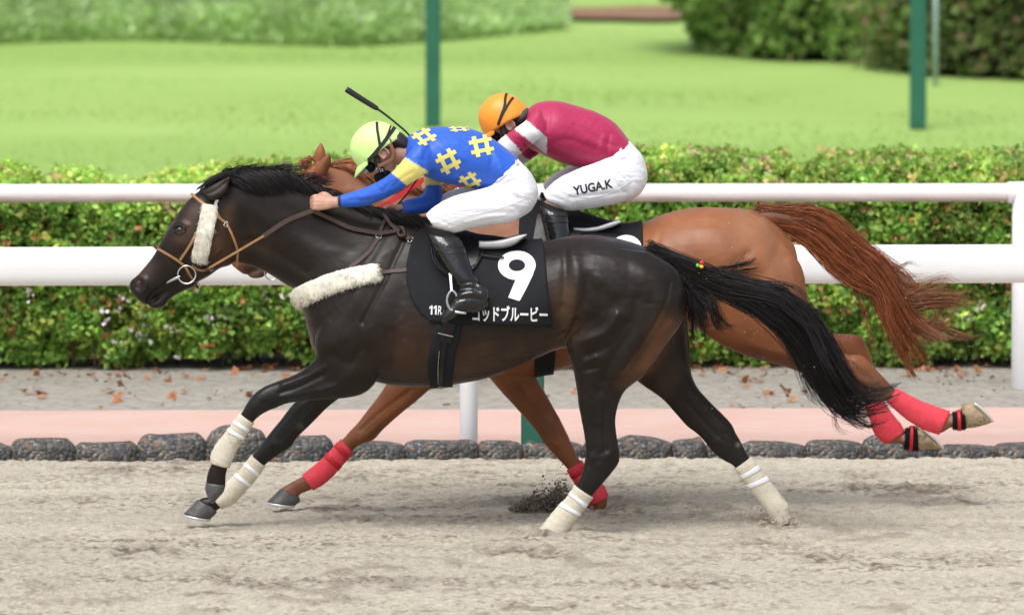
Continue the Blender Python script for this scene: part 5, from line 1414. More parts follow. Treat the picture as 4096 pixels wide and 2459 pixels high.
# hand position first: the reins run through it
HN = P(1250, 818, -.125); HF = P(1546, 852, .105)
rn = thing('reins', 'dark brown reins with tan ends, running to the knot behind the rider\'s hands', 'reins', tuple(HN))
b0 = P(836, 1072, Yb - .012)
mid = b0 + (HN - b0) * .53 + np.array([0, -.012, -.006])
free_strap('rein_end', rn, [b0 + np.array([-.02, 0, -.012]), b0 + (mid - b0) * .5, mid], .014, M['brown_leather'], .004)
free_strap('tan_rein', rn, [b0 + np.array([-.0, -.005, 0]), b0 + (mid - b0) * .5 + np.array([0, -.005, 0]), mid + np.array([0, -.005, 0])], .010, M['tan_leather'], .003)
free_strap('rubber_rein', rn, [mid - (mid - b0) * .02, mid + (HN - mid) * .5, HN + np.array([0, -.01, -.028])], .021, M['brown_leather'], .006)
sr = lambda x, y, o_=.012: surf(BD, x, y, o_)[0]
free_strap('rubber_rein', rn, [HN + np.array([.0, -.01, -.028]), sr(1330, 884, .02), sr(1400, 914, .014), sr(1470, 930, .012), sr(1515, 937, .010)], .019, M['brown_leather'], .006)
free_strap('rein_loop', rn, [sr(1515, 937), sr(1560, 934, .014), sr(1596, 926, .016)], .017, M['brown_leather'])
free_strap('rein_loop', rn, [P(1478, 820, .02), sr(1500, 836, .02), sr(1540, 876, .016), sr(1566, 905, .016), sr(1596, 930, .018)], .017, M['brown_leather'])
free_strap('neck_strap', rn, [sr(1541, 884), sr(1530, 904), sr(1520, 930)], .015, M['brown_leather'])
V, F = merge([tube([sr(1592, 918, .02), sr(1606, 926, .034), sr(1612, 944, .03), sr(1600, 950, .016), sr(1592, 934, .012), sr(1606, 922, .014)], .0085, 8, 4)])
obj('knot', mesh_from('knot', V, F), M['brown_leather'], rn)
free_strap('rein_tail', rn, [sr(1604, 938, .02), sr(1622, 950, .016), sr(1641, 961, .012)], .019, M['brown_leather'], .006)
buckle(rn, BD, 1641, 961, -.9, .011)

bc = thing('breast_collar', 'breast collar of thick cream sheepskin across the dark horse\'s chest', 'collar', tuple(P(1350, 1130, -.2)))
sheep_roll(bc, BD, [(1172, 1203), (1195, 1190), (1240, 1168), (1300, 1143), (1370, 1120), (1440, 1104), (1518, 1090)], .094, .032, 17000, comb=(.2, -.1, -.3), name='sheepskin')
strap_obj('girth_strap', bc, BD, [(1505, 1091), (1560, 1086), (1600, 1083), (1628, 1080)], .017, M['brown_leather'], .005)
strap_obj('wither_strap', bc, BD, [(1372, 1100), (1395, 1075), (1430, 1048), (1475, 1008), (1500, 972), (1516, 946)], .018, M['brown_leather'], .005)
buckle(bc, BD, 1515, 946, 1.0, .011); buckle(bc, BD, 1506, 1091, 0, .012)

cloth = thing('saddle_cloth', 'black saddle cloth with white number 9 and lettering on the dark horse', 'saddle cloth', (P(1900, 960, 0)[0], 0, P(1900, 960, 0)[2]))
xl = pxl([(1700, 900), (1680, 935), (1656, 961), (1637, 1008), (1625, 1065), (1625, 1126), (1637, 1178), (1660, 1225), (1690, 1262), (1728, 1288), (1745, 1296)], -.28)
xr = pxl([(2150, 940), (2160, 959), (2175, 1004), (2184, 1065), (2193, 1183), (2203, 1268), (2206, 1305)], -.28)
z1, z2 = zpix(1294, -.28), zpix(1303, -.28)
V, F = wrap_sheet(BD, 0.0, xl, xr, lambda s: z1 * (1 - s) + z2 * s, None, n=56, m=80, wr=.004, seed=5)
obj('cloth', mesh_from('cloth', V, F), M['black_cloth'], cloth)
CLV, CLF = V, F
allV, allF = merge([(DV, DF), (V, F)]); BT = bvh_of(allV, allF)
# number nine
def nine():
    f3 = lambda x, y: (1500 + x / 2.12, 900 + y / 2.12)
    outer = []; inner = []
    for d in np.linspace(95, 385, 30):          # from lower left clockwise over the top to the right
        a = math.radians(d); outer.append(f3(1203 + 160 * math.cos(a), 345 + 123 * math.sin(a)))
        inner.append(f3(1204 + 70 * math.cos(a), 345 + 50 * math.sin(a)))
    polys = [[outer[i], outer[i + 1], inner[i + 1], inner[i]] for i in range(29)]
    leg_r = [f3(*p) for p in ((1348, 397), (1340, 425), (1322, 460), (1296, 515), (1262, 580), (1232, 636), (1222, 645))]
    leg_l = [f3(*p) for p in ((1267, 366), (1255, 381), (1225, 420), (1192, 466), (1165, 530), (1136, 600), (1130, 615))]
    leg_l[0] = inner[-1]; leg_r[0] = outer[-1]
    # close the lower bowl between the hole and the leg
    bowl_in = [f3(1204 + 70 * math.cos(math.radians(d)), 345 + 50 * math.sin(math.radians(d))) for d in (25, 45, 70, 95)]
    leg_l[1] = bowl_in[1]
    polys += [[leg_l[i], leg_r[i], leg_r[i + 1], leg_l[i + 1]] for i in range(6)]
    polys.append([bowl_in[1], leg_l[2], leg_l[3], f3(1192, 467), bowl_in[3], bowl_in[2]])
    return polys
V, F = decal(BT, nine(), 10, .0035); obj('number', mesh_from('number', V, F, smooth=False), M['white_print'], cloth)
V, F = decal(BT, text_polys('ゴッドブルービー', (1890, 1285), (1, .015), (0, -1), 64, .026, width=300), 12, .0035)
obj('lettering', mesh_from('lettering', V, F, smooth=False), M['white_print'], cloth)
one = lambda x: [[(x + 4, 1222), (x + 10, 1222), (x + 9, 1258), (x + 2, 1258)], [(x + 4, 1222), (x + 3.4, 1231), (x - 3, 1236), (x - 3, 1229)]]
V, F = decal(BT, one(1721) + one(1738) + text_polys('R', (1752, 1259), (1, .05), (.05, -1), 36, .012, width=16), 9, .0035)
obj('lettering', mesh_from('lettering', V, F, smooth=False), M['white_print'], cloth)

gi = thing('girth', 'wide black girth with buckled inner strap round the dark horse', 'girth', (P(1770, 1400, 0)[0], 0, P(1770, 1400, 0)[2]))
gl = pxl([(1752, 1200), (1750, 1282), (1722, 1385), (1710, 1442), (1712, 1500), (1718, 1550)], -.25)
gr = pxl([(1856, 1200), (1851, 1296), (1838, 1350), (1825, 1395), (1816, 1460), (1809, 1535)], -.25)
V, F = wrap_sheet(BD, 0.0, gl, gr, None, (-8, -172), n=10, m=70, off=.004, thick=.006, full=True, wr=.001, zc=ZC)
obj('band', mesh_from('band', V, F), M['black_cloth'], gi)
GV, GF = merge([(DV, DF), (V, F)]); BG = bvh_of(GV, GF)
strap_obj('inner_strap', gi, BG, [(1800, 1290), (1788, 1330), (1782, 1370)], .058, M['black_leather'], .005, .002)
strap_obj('inner_strap', gi, BG, [(1782, 1360), (1775, 1400), (1768, 1450), (1764, 1500), (1762, 1540)], .020, M['black_leather'], .006, .004)
strap_obj('buckle_plate', gi, BG, [(1753, 1330), (1785, 1338), (1814, 1344)], .004, M['steel'], .004, .008)
strap_obj('stitching', gi, BG, [(1758, 1400), (1753, 1460), (1752, 1530)], .0016, M['steel'], .0012, .010)
buckle(gi, BG, 1762, 1545, 0, .012)

# ---------------------------------------------------------------- saddle, dark horse
sd = thing('saddle', 'small black racing saddle with pale glossy cantle on the dark horse', 'saddle', tuple(P(1900, 950, 0)))
fl_px = [(1722, 955), (1724, 1000), (1735, 1045), (1765, 1085), (1805, 1104), (1850, 1105), (1895, 1078), (1925, 1030), (1945, 975), (1900, 955), (1840, 935), (1770, 930)]
Vd, Fd = decal(BT, [fl_px], 14, .010)
obj('flap', mesh_from('flap', Vd, Fd), M['black_leather'], sd)
(V, F), _, _ = strap_on(BT, [(1724, 985), (1735, 1045), (1765, 1085), (1805, 1104), (1850, 1105), (1895, 1078), (1925, 1030), (1945, 975)], .010, .008, .010, box=False)
obj('flap_edge', mesh_from('flap_edge', V, F), M['black_leather'], sd)
seat = [(1760, 905, 1770, 945, .06), (1830, 925, 1835, 965, .10), (1920, 958, 1920, 985, .135), (2000, 958, 2005, 984, .150), (2060, 944, 2066, 972, .15), (2103, 938, 2108, 950, .12)]
V, F = loft(seat, 0.0, n=28, s=5); obj('seat', mesh_from('seat', V, F), M['black_leather'], sd)
Y1 = -.165
V, F = loft([(1916, 964, 1916, 992, .012), (1960, 964, 1960, 993, .014), (2010, 958, 2012, 990, .014), (2055, 946, 2062, 974, .014), (2090, 938, 2096, 952, .012), (2106, 937, 2107, 942, .008)], Y1, n=16, s=5)
obj('cantle_edge', mesh_from('cantle_edge', V, F), M['saddle_white'], sd)
V, F = tube([P(1916, 994, Y1 - .012), P(1960, 995, Y1 - .014), P(2012, 992, Y1 - .014), (P(2062, 976, Y1 - .014)), P(2104, 944, Y1 - .01)], .003, 8, 4); obj('piping', mesh_from('piping', V, F), M['black_leather'], sd)
V, F = decal(BT, [[(1845, 940), (1920, 965), (1922, 1010), (1905, 1060), (1880, 1075), (1850, 1000)]], 14, .016); obj('panel', mesh_from('panel', V, F), M['black_leather'], sd)
(V, F), _, _ = strap_on(BT, [(1912, 1025), (1960, 1033), (2016, 1038)], .009, .004, .012); obj('point_strap', mesh_from('point_strap', V, F), M['black_leather'], sd)

# stirrup and its leather
SY = -.385
V, F = sweep(np.array([P(1800, 1090, SY + .05), P(1803, 1120, SY + .02), P(1806, 1160, SY)]), np.tile([[0, -1, 0]], (3, 1)), .010, .004, box=True)
obj('stirrup_leather', mesh_from('stirrup_leather', V, F, smooth=False), M['steel'], sd)
stp = [(1812, 1240), (1800, 1236), (1790, 1215), (1788, 1195), (1794, 1176), (1806, 1162), (1820, 1170), (1826, 1185)]
V, F = tube([P(a, b, SY - .02) for a, b in stp], .0058, 10, 4); so = obj('stirrup', mesh_from('stirrup', V, F), M['steel'], sd)
V, F = loft([(1806, 1232, 1804, 1246, .05), (1835, 1238, 1833, 1252, .055), (1866, 1242, 1864, 1256, .05)], SY + .03, n=16, s=3, e=4)
sub('tread', mesh_from('tread', V, F), M['steel'], so)

# ================================================================== CHESTNUT HORSE TACK
zcC = zpix(1080, YC)
c2 = thing('saddle_cloth', 'black saddle cloth on the chestnut horse, only its top rear edge in view', 'saddle cloth', tuple(P(2300, 900, YC)))
xl = pxl([(2078, 860), (2070, 1100), (2100, 1200)], YC - .28); xr = pxl([(2572, 880), (2573, 900), (2574, 1000), (2580, 1200)], YC - .28)
zz = zpix(1195, YC - .28)
V, F = wrap_sheet(BC, YC, xl, xr, lambda s: zz, None, n=46, m=70, zc=zcC, off=.006, wr=.003, seed=9)
obj('cloth', mesh_from('cloth', V, F), M['black_cloth'], c2)
aV, aF = merge([(CV, CF), (V, F)]); BTC = bvh_of(aV, aF)
el = lambda rx, ry, d: (2505 + rx * math.cos(math.radians(d)), 992 + ry * math.sin(math.radians(d)))
V, F = decal(BTC, [[el(62, 50, d), el(62, 50, d + 15), el(26, 20, d + 15), el(26, 20, d)] for d in range(-180, 180, 15)], 10, .004)
obj('number', mesh_from('number', V, F, smooth=False), M['white_print'], c2)
s2 = thing('saddle', 'black racing saddle with silvery cantle rim on the chestnut horse', 'saddle', tuple(P(2300, 880, YC)))
V, F = loft([(2130, 845, 2130, 880, .08), (2200, 860, 2205, 900, .12), (2300, 905, 2300, 926, .15), (2380, 905, 2385, 922, .155), (2440, 890, 2446, 906, .15), (2478, 882, 2484, 890, .12)], YC, n=28, s=5)
obj('seat', mesh_from('seat', V, F), M['black_leather'], s2)
V, F = loft([(2295, 910, 2295, 924, .012), (2340, 912, 2342, 928, .014), (2390, 906, 2394, 924, .014), (2440, 890, 2448, 908, .014), (2480, 880, 2484, 890, .01)], YC - .17, n=16, s=5)
obj('cantle_edge', mesh_from('cantle_edge', V, F), M['saddle_white'], s2)
V, F = decal(BTC, [[(2150, 860), (2290, 905), (2330, 930), (2300, 980), (2230, 1010), (2130, 980)]], 16, .010); obj('flap', mesh_from('flap', V, F), M['black_leather'], s2)
g2 = thing('girth', 'black girth end under the chestnut belly, seen below the dark horse', 'girth', tuple(P(2180, 1450, YC)))
gl = pxl([(2135, 1200), (2138, 1520)], YC - .2); gr = pxl([(2235, 1200), (2222, 1400), (2212, 1520)], YC - .2)
V, F = wrap_sheet(BCT, YC, gl, gr, None, (-8, -172), n=8, m=60, off=.006, thick=.010, full=True, wr=.001, zc=zcC)
obj('band', mesh_from('band', V, F), M['black_cloth'], g2)
b2 = thing('bridle', 'bridle with red and white patterned bands on the chestnut horse', 'bridle', tuple(P(1270, 740, YC - .1)))
M['bandana'] = mat('bandana', (.60, .03, .045), rough=.7, var=.3, vscale=60, dirt=(.75, .7, .7), dthr=.56, dscale=45)
strap_obj('headpiece', b2, BC, [(1292, 705), (1270, 735), (1252, 762), (1225, 790)], .034, M['bandana'], .006, .003, YC)
strap_obj('browband', b2, BC, [(1285, 722), (1240, 728), (1200, 722)], .022, M['bandana'], .006, .003, YC)
strap_obj('throatlatch', b2, BC, [(1290, 740), (1310, 800), (1320, 880), (1315, 960)], .013, M['tan_leather'], .005, .003, YC)
q, n_ = surf(BC, 1085, 1040, .01); 
th = np.linspace(0, 2 * np.pi, 25)
V, F = tube([P(1088, 1090, YC - .085) + np.array([.036 * math.cos(a), 0, .036 * math.sin(a)]) for a in th], .0035, 8, 1); obj('bit_ring', mesh_from('bit_ring', V, F), M['steel'], b2)
r2 = thing('reins', 'red rubber reins of the chestnut horse, crossing behind the blue sleeve', 'reins', tuple(P(1700, 720, YC - .3)))
YR = .55
free_strap('rein', r2, [P(1200, 1010, .8), P(1380, 912, .7), P(1523, 832, YR), P(1605, 778, YR), P(1690, 722, YR), P(1752, 690, YR)], .024, M['red_rein'], .006)
free_strap('rein', r2, [P(1752, 690, YR), P(1810, 728, YR + .05), P(1878, 760, YR + .1), P(1960, 800, YR + .2)], .024, M['red_rein'], .006)

# ================================================================== RIDERS
skin_c = (.50, .27, .19)
def head_parts(c, fwd, up, s=1.0):
    fwd = np.array(fwd, float); fwd /= np.linalg.norm(fwd); up = np.array(up, float); up -= fwd * up.dot(fwd); up /= np.linalg.norm(up)
    rt = np.cross(fwd, up); R = np.stack([rt, fwd, up], 1)
    T = lambda p: np.asarray(c) + s * (np.asarray(p) @ R.T)
    sl = [(-.140, .060, .010, .010), (-.134, .056, .028, .024), (-.115, .045, .046, .040), (-.09, .032, .062, .052), (-.06, .018, .078, .062), (-.03, .008, .090, .070),
          (0, 0, .096, .075), (.04, -.004, .098, .077), (.08, -.008, .086, .066), (.105, -.01, .055, .042), (.115, -.01, .015, .012)]
    th = np.arange(24) / 24 * 2 * np.pi
    rg = [T(np.stack([rx * np.cos(th), cy + ry * np.sin(th), np.full(24, z)], 1)) for z, cy, ry, rx in sl]
    out = [rings_to_mesh(np.array(rg))]
    nose = [(.012, .006, .094, .0), (.014, .008, .100, -.02), (.017, .012, .106, -.04), (.018, .012, .102, -.052), (.012, .006, .094, -.058)]
    out.append(rings_to_mesh(np.array([T(np.stack([a * np.cos(th), y + b * np.sin(th), np.full(24, z)], 1)) for a, b, y, z in nose])))
    for z in (-.078, -.088):
        out.append(ellipsoid(T((0, .090, z)), (.022 * s, .008 * s, .005 * s), 12, 8, R))
    for sx in (-1, 1):   # ears: outer rim and lobe
        e = [T((sx * .078, -.012 + .020 * math.sin(a) * 1.0, -.022 + .030 * math.cos(a))) for a in np.linspace(-2.5, 2.4, 10)]
        e = [p + (np.array(rt) * sx * .012 * s) for p in e]
        out.append(tube(e, [.004] + [.006] * 8 + [.007], 8, 2)); out.append(ellipsoid(T((sx * .078, -.008, -.024)), (.008 * s, .016 * s, .026 * s), 12, 8, R))
    return out, T, R

def hand_parts(w, d, s, n, side=1, curl=1.0, sc=1.0):
    """w wrist, d towards the knuckles, s towards the thumb, n back of the hand"""
    w, d, s, n = (np.asarray(v, float) for v in (w, d, s, n))
    d /= np.linalg.norm(d); n = n - d * n.dot(d); n /= np.linalg.norm(n); s = s - d * s.dot(d) - n * s.dot(n); s /= np.linalg.norm(s)
    T = lambda a, b, c: w + sc * (d * a + s * b + n * c)
    out = []
    th = np.arange(16) / 16 * 2 * np.pi
    rg = []
    for a, hw, ht, c in ((-.03, .026, .020, 0), (0, .028, .020, 0), (.03, .036, .019, 0), (.06, .041, .017, .002), (.085, .040, .014, .003), (.095, .034, .009, .002)):
        rg.append([T(a, hw * math.cos(t), c + ht * math.sin(t)) for t in th])
    out.append(rings_to_mesh(np.array(rg)))
    for i, (b, L, r) in enumerate(((.030, .040, .0098), (.010, .044, .0100), (-.010, .041, .0095), (-.029, .033, .0085))):
        p = np.array([.086, b, .004]); pts = [T(.062, b, .0), T(*p)]
        ang = 0
        for k, f in enumerate((1.0, .65, .5)):
            ang += (1.15, 1.35, .9)[k] * curl
            p = p + np.array([math.cos(ang), 0, -math.sin(ang)]) * L * f; pts.append(T(*p))
        out.append(tube(pts, [r, r * 1.08, r, r * .92, r * .75], 10, 3))
    pts = [T(.012, .024, -.006), T(.040, .046, -.012), T(.066, .044, -.026), T(.082, .026, -.036)]
    out.append(tube(pts, [.013, .0125, .0105, .0085], 10, 3))
    return out

def helmet(parent, c, R, rx, ry, rz, mtl, cap_name, strap_w, peak=True):
    n, m = 40, 22
    T = lambda p: np.asarray(c) + np.asarray(p) @ R.T
    rg = []
    for i in range(m):
        ph = (i / (m - 1)) * (math.pi / 2 - .03)
        a = np.arange(n) / n * 2 * np.pi
        z = rz * math.sin(ph) ** .92 * np.ones(n); k = math.cos(ph) ** .85
        # wrinkles of the stretched cover, gathered along the brow and the crown seam
        wv = 1 + .006 * np.sin(a * 23 + 4 * ph) * math.exp(-((ph - .12) / .16) ** 2) + .010 * (vnoise(np.cos(a) * 3, np.sin(a) * 3 + ph * 3, .45, 5) - .5)
        drop = np.where(np.sin(a) < 0, -.022 * (-np.sin(a)) ** 1.5, .0) * (1 - i / (m - 1)) ** 2
        rg.append(T(np.stack([rx * k * np.cos(a) * wv, ry * k * np.sin(a) * wv, z + drop], 1)))
    rim = [T(np.stack([rx * .93 * np.cos(a), ry * .93 * np.sin(a), np.full(n, .002) + np.where(np.sin(a) < 0, -.022 * (-np.sin(a)) ** 1.5, 0)], 1))]
    V, F = rings_to_mesh(np.array(rim + rg)); o = obj('helmet', mesh_from('helmet', V, F), mtl, parent)
    bv = bvh_of(V, F)
    if peak:
        R2 = []
        for t in np.linspace(-1, 1, 15):
            a = math.pi / 2 + t * .95; x0, y0 = rx * 1.0 * math.cos(a), ry * 1.0 * math.sin(a); ext = .046 * math.cos(t * 1.45)
            p0 = np.array([x0, y0 - .01, .010]); p1 = np.array([x0 * 1.02, y0 + ext, -.010 - .012 * math.cos(t * 1.5)])
            R2.append([T(p0 + (0, 0, .006)), T((p0 + p1) / 2 + (0, 0, .0065)), T(p1 + (0, 0, .003)), T(p1 - (0, 0, .003)), T((p0 + p1) / 2 - (0, 0, .001)), T(p0 - (0, 0, .004))])
        V, F = rings_to_mesh(np.array(R2)); sub('peak', mesh_from('peak', V, F), mtl, o)
    return o, T, bv

def helmet_strap(o, bv, pts, w=.017, off=.001, Y=0.0, name='goggle_strap', mtl=None):
    (V, F), _, _ = strap_on(bv, pts, w, .003, off, Y, step=8)
    sub(name, mesh_from(name, V, F, smooth=False), mtl or M['elastic'], o)

def emblem(cx, cy, s, ang, sx=1.0, sy=1.0, sk=0.0):
    """crossed double bars"""
    ca, sa = math.cos(ang), math.sin(ang)
    def X(u, v): u, v = u * s, v * s; u += sk * v; x, y = u * ca - v * sa, u * sa + v * ca; return (cx + x * sx, cy + y * sy)
    g = [-1.0, -.66, -.29, .29, .66, 1.0]; out = []
    for i in range(5):
        for j in range(5):
            if i in (1, 3) or j in (1, 3): out.append([X(g[i], g[j]), X(g[i + 1], g[j]), X(g[i + 1], g[j + 1]), X(g[i], g[j + 1])])
    return out

def scaled(V, axis_pts): return V

def rider(name, label, Y, torso, hips, thigh, shin, foot, arm_n, arm_f, head_c, fwd, up, neck, hands, helm, jersey_col, shirt_strokes, breech_strokes, boot_m, sole_shift=0.0):
    t = thing(name, label, 'rider', tuple(head_c))
    mir = lambda rr: loft(rr, Y, n=24, mirror=Y)
    hp, T, R = head_parts(head_c, fwd, up)
    body = [loft(torso, Y, n=32, scale=.9), loft(hips, Y, n=28, scale=.9), loft(thigh, Y, n=20, scale=.86), loft(thigh, Y, n=20, scale=.86, mirror=Y), loft(shin, Y, n=20, scale=.82), loft(shin, Y, n=20, scale=.82, mirror=Y),
            loft(foot, Y, n=16, scale=.75), loft(foot, Y, n=16, scale=.75, mirror=Y), loft(arm_n, Y, n=18, scale=.82), loft(arm_f, Y, n=18, scale=.82), loft(neck, Y, n=20)] + hp
    for h in hands: body += hand_parts(*h)
    BV, BF = fuse(body, .0041 if sole_shift == 0 else .0068, 2)
    if sole_shift == 0: BV = sculpt(BV, BF, [([(1236, 822), (1222, 826), (1208, 830)], 3.2, -.004), ([(1240, 808), (1224, 810), (1208, 812)], 3.2, -.004), ([(1246, 796), (1230, 796), (1212, 798)], 3.2, -.004), ([(1228, 816)], 5, .003), ([(1232, 802)], 5, .003), ([(1290, 806), (1260, 800)], 4, .002), ([(1290, 816), (1256, 818)], 4, .0015), ([(1236, 800), (1240, 820), (1236, 836)], 3, -.0015)], Y, 9)
    C = np.tile([skin_c], (len(BV), 1)); px, py = to_px(BV)
    dd = np.linalg.norm(BV - (np.asarray(hands[0][0])), axis=1)
    C = C * np.where(vnoise(BV[:, 0] * 3, BV[:, 2] * 3, .05, 3) > .7, 1.08, 1.0)[:, None]
    body_o = obj('body', mesh_from('rider_body', BV, BF, C), M['skin'], t)
    SV, SF = fuse([loft(torso, Y, n=36), loft(arm_n, Y, n=22), loft(arm_f, Y, n=22)], .007, 5)
    SV = sculpt(SV, SF, shirt_strokes, Y, 9)
    for a_, ac, al, am, sd_ in ((.45, 20, 150, .0020, 11), (-.75, 17, 120, .0016, 12), (1.2, 12, 70, .001, 13)): SV = wrinkle(SV, SF, a_, ac, al, am, sd_)
    JC = jersey_col(SV)
    jo = obj('jersey', mesh_from('jersey', SV, SF, JC), M['jersey'], t)
    HV, HF = fuse([loft(hips, Y, n=36), loft(thigh, Y, n=28), loft(thigh, Y, n=28, mirror=Y)], .0055, 6)
    HV = sculpt(HV, HF, breech_strokes, Y, 9)
    for a_, ac, al, am, sd_ in ((-.25, 16, 150, .0018, 14), (.7, 14, 110, .0017, 15), (1.4, 11, 60, .001, 16)): HV = wrinkle(HV, HF, a_, ac, al, am, sd_)
    ho = obj('breeches', mesh_from('breeches', HV, HF), M['breeches'], t)
    for mm in (None, Y):
        V, F = loft(shin[:3], Y, n=24, mirror=mm, s=5, grow=-.003); obj('legging', mesh_from('legging', V, F), M['legging'], t)
        bV, bF = fuse([loft(shin[1:], Y, n=24, mirror=mm), loft(foot, Y, n=22, mirror=mm)], .006, 4)
        bV = sculpt(bV, bF, [([(1838, 1160), (1880, 1150), (1915, 1165)], 7, -.006), ([(1845, 1178), (1890, 1172), (1930, 1180)], 7, .005), ([(1825, 1200), (1880, 1192), (1930, 1200)], 6, -.005), ([(1835, 1135), (1880, 1128), (1915, 1122)], 6, -.006)] if sole_shift == 0 else [], Y, 9)
        b = obj('boot', mesh_from('boot', bV, bF), boot_m, t)
        for r_ in (2.05, 2.55):
            i_ = int(r_); f_ = r_ - i_; rr = [shin[i_][k] * (1 - f_) + shin[i_ + 1][k] * f_ for k in range(6)]
            V, F = loft([tuple(rr), (rr[0] + 1, rr[1] + 5, rr[2] + 1, rr[3] + 5, rr[4], rr[5])], Y, n=24, s=1, grow=.0022, mirror=mm)
            sub('boot_seam', mesh_from('boot_seam', V, F), M['black_leather'], b)
    return t, T, R, body_o, jo, ho, (SV, SF), (HV, HF)

# ---------------------------------------------------------------- rider in blue
torso1 = [(1632, 548, 1612, 655, .055), (1662, 530, 1640, 680, .12), (1710, 514, 1690, 700, .175, 0, -.1), (1780, 507, 1760, 728, .185), (1870, 513, 1845, 745, .168), (1945, 540, 1905, 757, .152), (2010, 583, 1948, 762, .142), (2074, 634, 1966, 752, .140)]
hips1 = [(2058, 620, 1955, 750, .138), (2085, 650, 1968, 770, .148), (2122, 690, 1985, 800, .160), (2150, 745, 1998, 845, .168), (2150, 795, 2020, 872, .15), (2128, 838, 2055, 878, .11)]
thigh1 = [(2030, 690, 2138, 820, .085, -.07), (1965, 742, 2060, 884, .092, -.12), (1880, 766, 1950, 902, .086, -.165), (1800, 790, 1868, 920, .076, -.20), (1738, 826, 1808, 932, .066, -.225), (1703, 858, 1742, 915, .045, -.235)]
shin1 = [(1697, 895, 1812, 930, .052, -.235), (1704, 930, 1836, 950, .056, -.25), (1719, 970, 1858, 985, .058, -.275), (1755, 1027, 1874, 1035, .055, -.30), (1782, 1072, 1890, 1078, .050, -.32), (1810, 1115, 1910, 1115, .045, -.335), (1838, 1150, 1930, 1150, .040, -.345)]
foot1 = [(1905, 1125, 1956, 1165, .030, -.35), (1895, 1128, 1956, 1212, .038, -.35), (1866, 1135, 1932, 1244, .042, -.355), (1832, 1160, 1884, 1252, .043, -.36), (1808, 1200, 1842, 1258, .042, -.365), (1782, 1232, 1815, 1276, .042, -.37), (1762, 1262, 1785, 1290, .034, -.37), (1758, 1280, 1768, 1292, .018, -.37)]
arm1 = [(1705, 545, 1735, 665, .058, -.13), (1662, 580, 1716, 682, .060, -.165), (1618, 632, 1695, 700, .056, -.19), (1567, 689, 1628, 745, .048, -.185), (1508, 728, 1565, 783, .046, -.17), (1440, 757, 1475, 821, .043, -.15), (1388, 773, 1405, 830, .036, -.135), (1348, 783, 1353, 830, .029, -.125)]
arm1f = [(1740, 560, 1740, 660, .055, .13), (1700, 640, 1770, 690, .055, .175), (1695, 715, 1768, 745, .050, .19), (1700, 760, 1762, 815, .048, .18), (1680, 783, 1715, 848, .044, .16), (1635, 795, 1650, 862, .038, .135), (1586, 817, 1597, 866, .030, .115)]
neck1 = [(1570, 560, 1560, 660, .055), (1610, 552, 1592, 660, .057), (1655, 550, 1635, 665, .062)]
hc = P(1517, 600, 0.0)
yel = (.80, .70, .20); blu = (.022, .115, .60)
A0 = P(1650, 605, -.17); A1 = P(1597, 717, -.19); AE = P(1535, 752, -.175)
def jcol1(V):
    C = np.tile([blu], (len(V), 1))
    px, py = to_px(V)
    def side(ax, ay, bx, by): return (px - ax) * (by - ay) - (py - ay) * (bx - ax)
    near = V[:, 1] < -.10
    # between the two band edges
    s1 = side(1618, 628, 1703, 679); s2 = side(1566, 690, 1629, 745)
    band = near & (s1 < 0) & (s2 > 0) & (px < 1712) & (py > 610)
    s3 = side(1685, 700, 1790, 722)
    far_ = (V[:, 1] > .11) & (py > 688 + (px - 1690) * .20) & (py < 742 - (px - 1690) * .0) & (px < 1800)
    if ((s1 < 0) & (s2 > 0)).sum() == 0: pass
    C[band | far_] = yel
    cuff = (V[:, 1] < 0) & (px < 1364) & (px > 1352); C[cuff] = (.02, .02, .03)
    cuff = (V[:, 1] > 0) & (px < 1612) & (px > 1598) & (py > 800); C[cuff] = (.02, .02, .03)
    return C
shirt1 = [([(1720, 570), (1700, 620), (1690, 680)], 10, -.006), ([(1745, 560), (1780, 600), (1860, 640)], 12, .004), ([(1700, 700), (1760, 690), (1850, 700), (1950, 720)], 12, -.007), ([(1660, 640), (1700, 640)], 7, -.003),
          ([(1560, 760), (1600, 720), (1650, 690)], 8, -.004), ([(1560, 730), (1530, 770)], 8, -.005), ([(1440, 790), (1520, 775), (1570, 755)], 8, .004), ([(1400, 800), (1480, 800)], 6, -.003),
          ([(1780, 520), (1850, 530), (1930, 570)], 9, .004), ([(1940, 560), (1990, 620), (2010, 700)], 12, .006), ([(1970, 600), (1960, 700)], 9, -.005), ([(1850, 560), (1900, 590), (1960, 610)], 10, -.004), ([(1680, 545), (1660, 600)], 8, -.004), ([(1640, 620), (1690, 655)], 8, .003)]
_pl = lambda cx, cy: [([(cx + 12 * math.cos(a), cy + 12 * math.sin(a)), (cx + (45 + L) * math.cos(a), cy + (45 + L) * math.sin(a))], 4.5, sg) for a, L, sg in ((-.55, 60, .0028), (-.35, 80, -.0022), (-.12, 75, .0026), (.1, 60, -.0022), (.32, 70, .0026), (.6, 50, -.002), (.95, 40, .0022), (2.5, 60, .002), (2.75, 80, -.0018))]
breech1 = _pl(1985, 748) + [([(1990, 770), (2060, 830), (2090, 860)], 10, -.005), ([(1960, 750), (1900, 790), (1800, 830)], 14, .004), ([(1840, 850), (1950, 850), (2060, 850)], 10, -.004), ([(2000, 745), (2050, 720), (2100, 740)], 8, -.005), ([(2010, 700), (2060, 690), (2110, 710)], 7, .004),
           ([(1990, 740), (2030, 780)], 5, -.005), ([(2020, 730), (2070, 780)], 5, .004), ([(2040, 790), (2120, 800)], 6, -.004), ([(2050, 815), (2110, 825)], 6, .003), ([(1720, 870), (1760, 880), (1800, 900)], 6, -.003), ([(1740, 850), (1800, 860)], 6, .003), ([(2050, 770), (2130, 770)], 5, .003),
           ([(1900, 780), (1990, 770)], 5, -.003), ([(1860, 890), (1940, 870), (2020, 862)], 5, .003)]
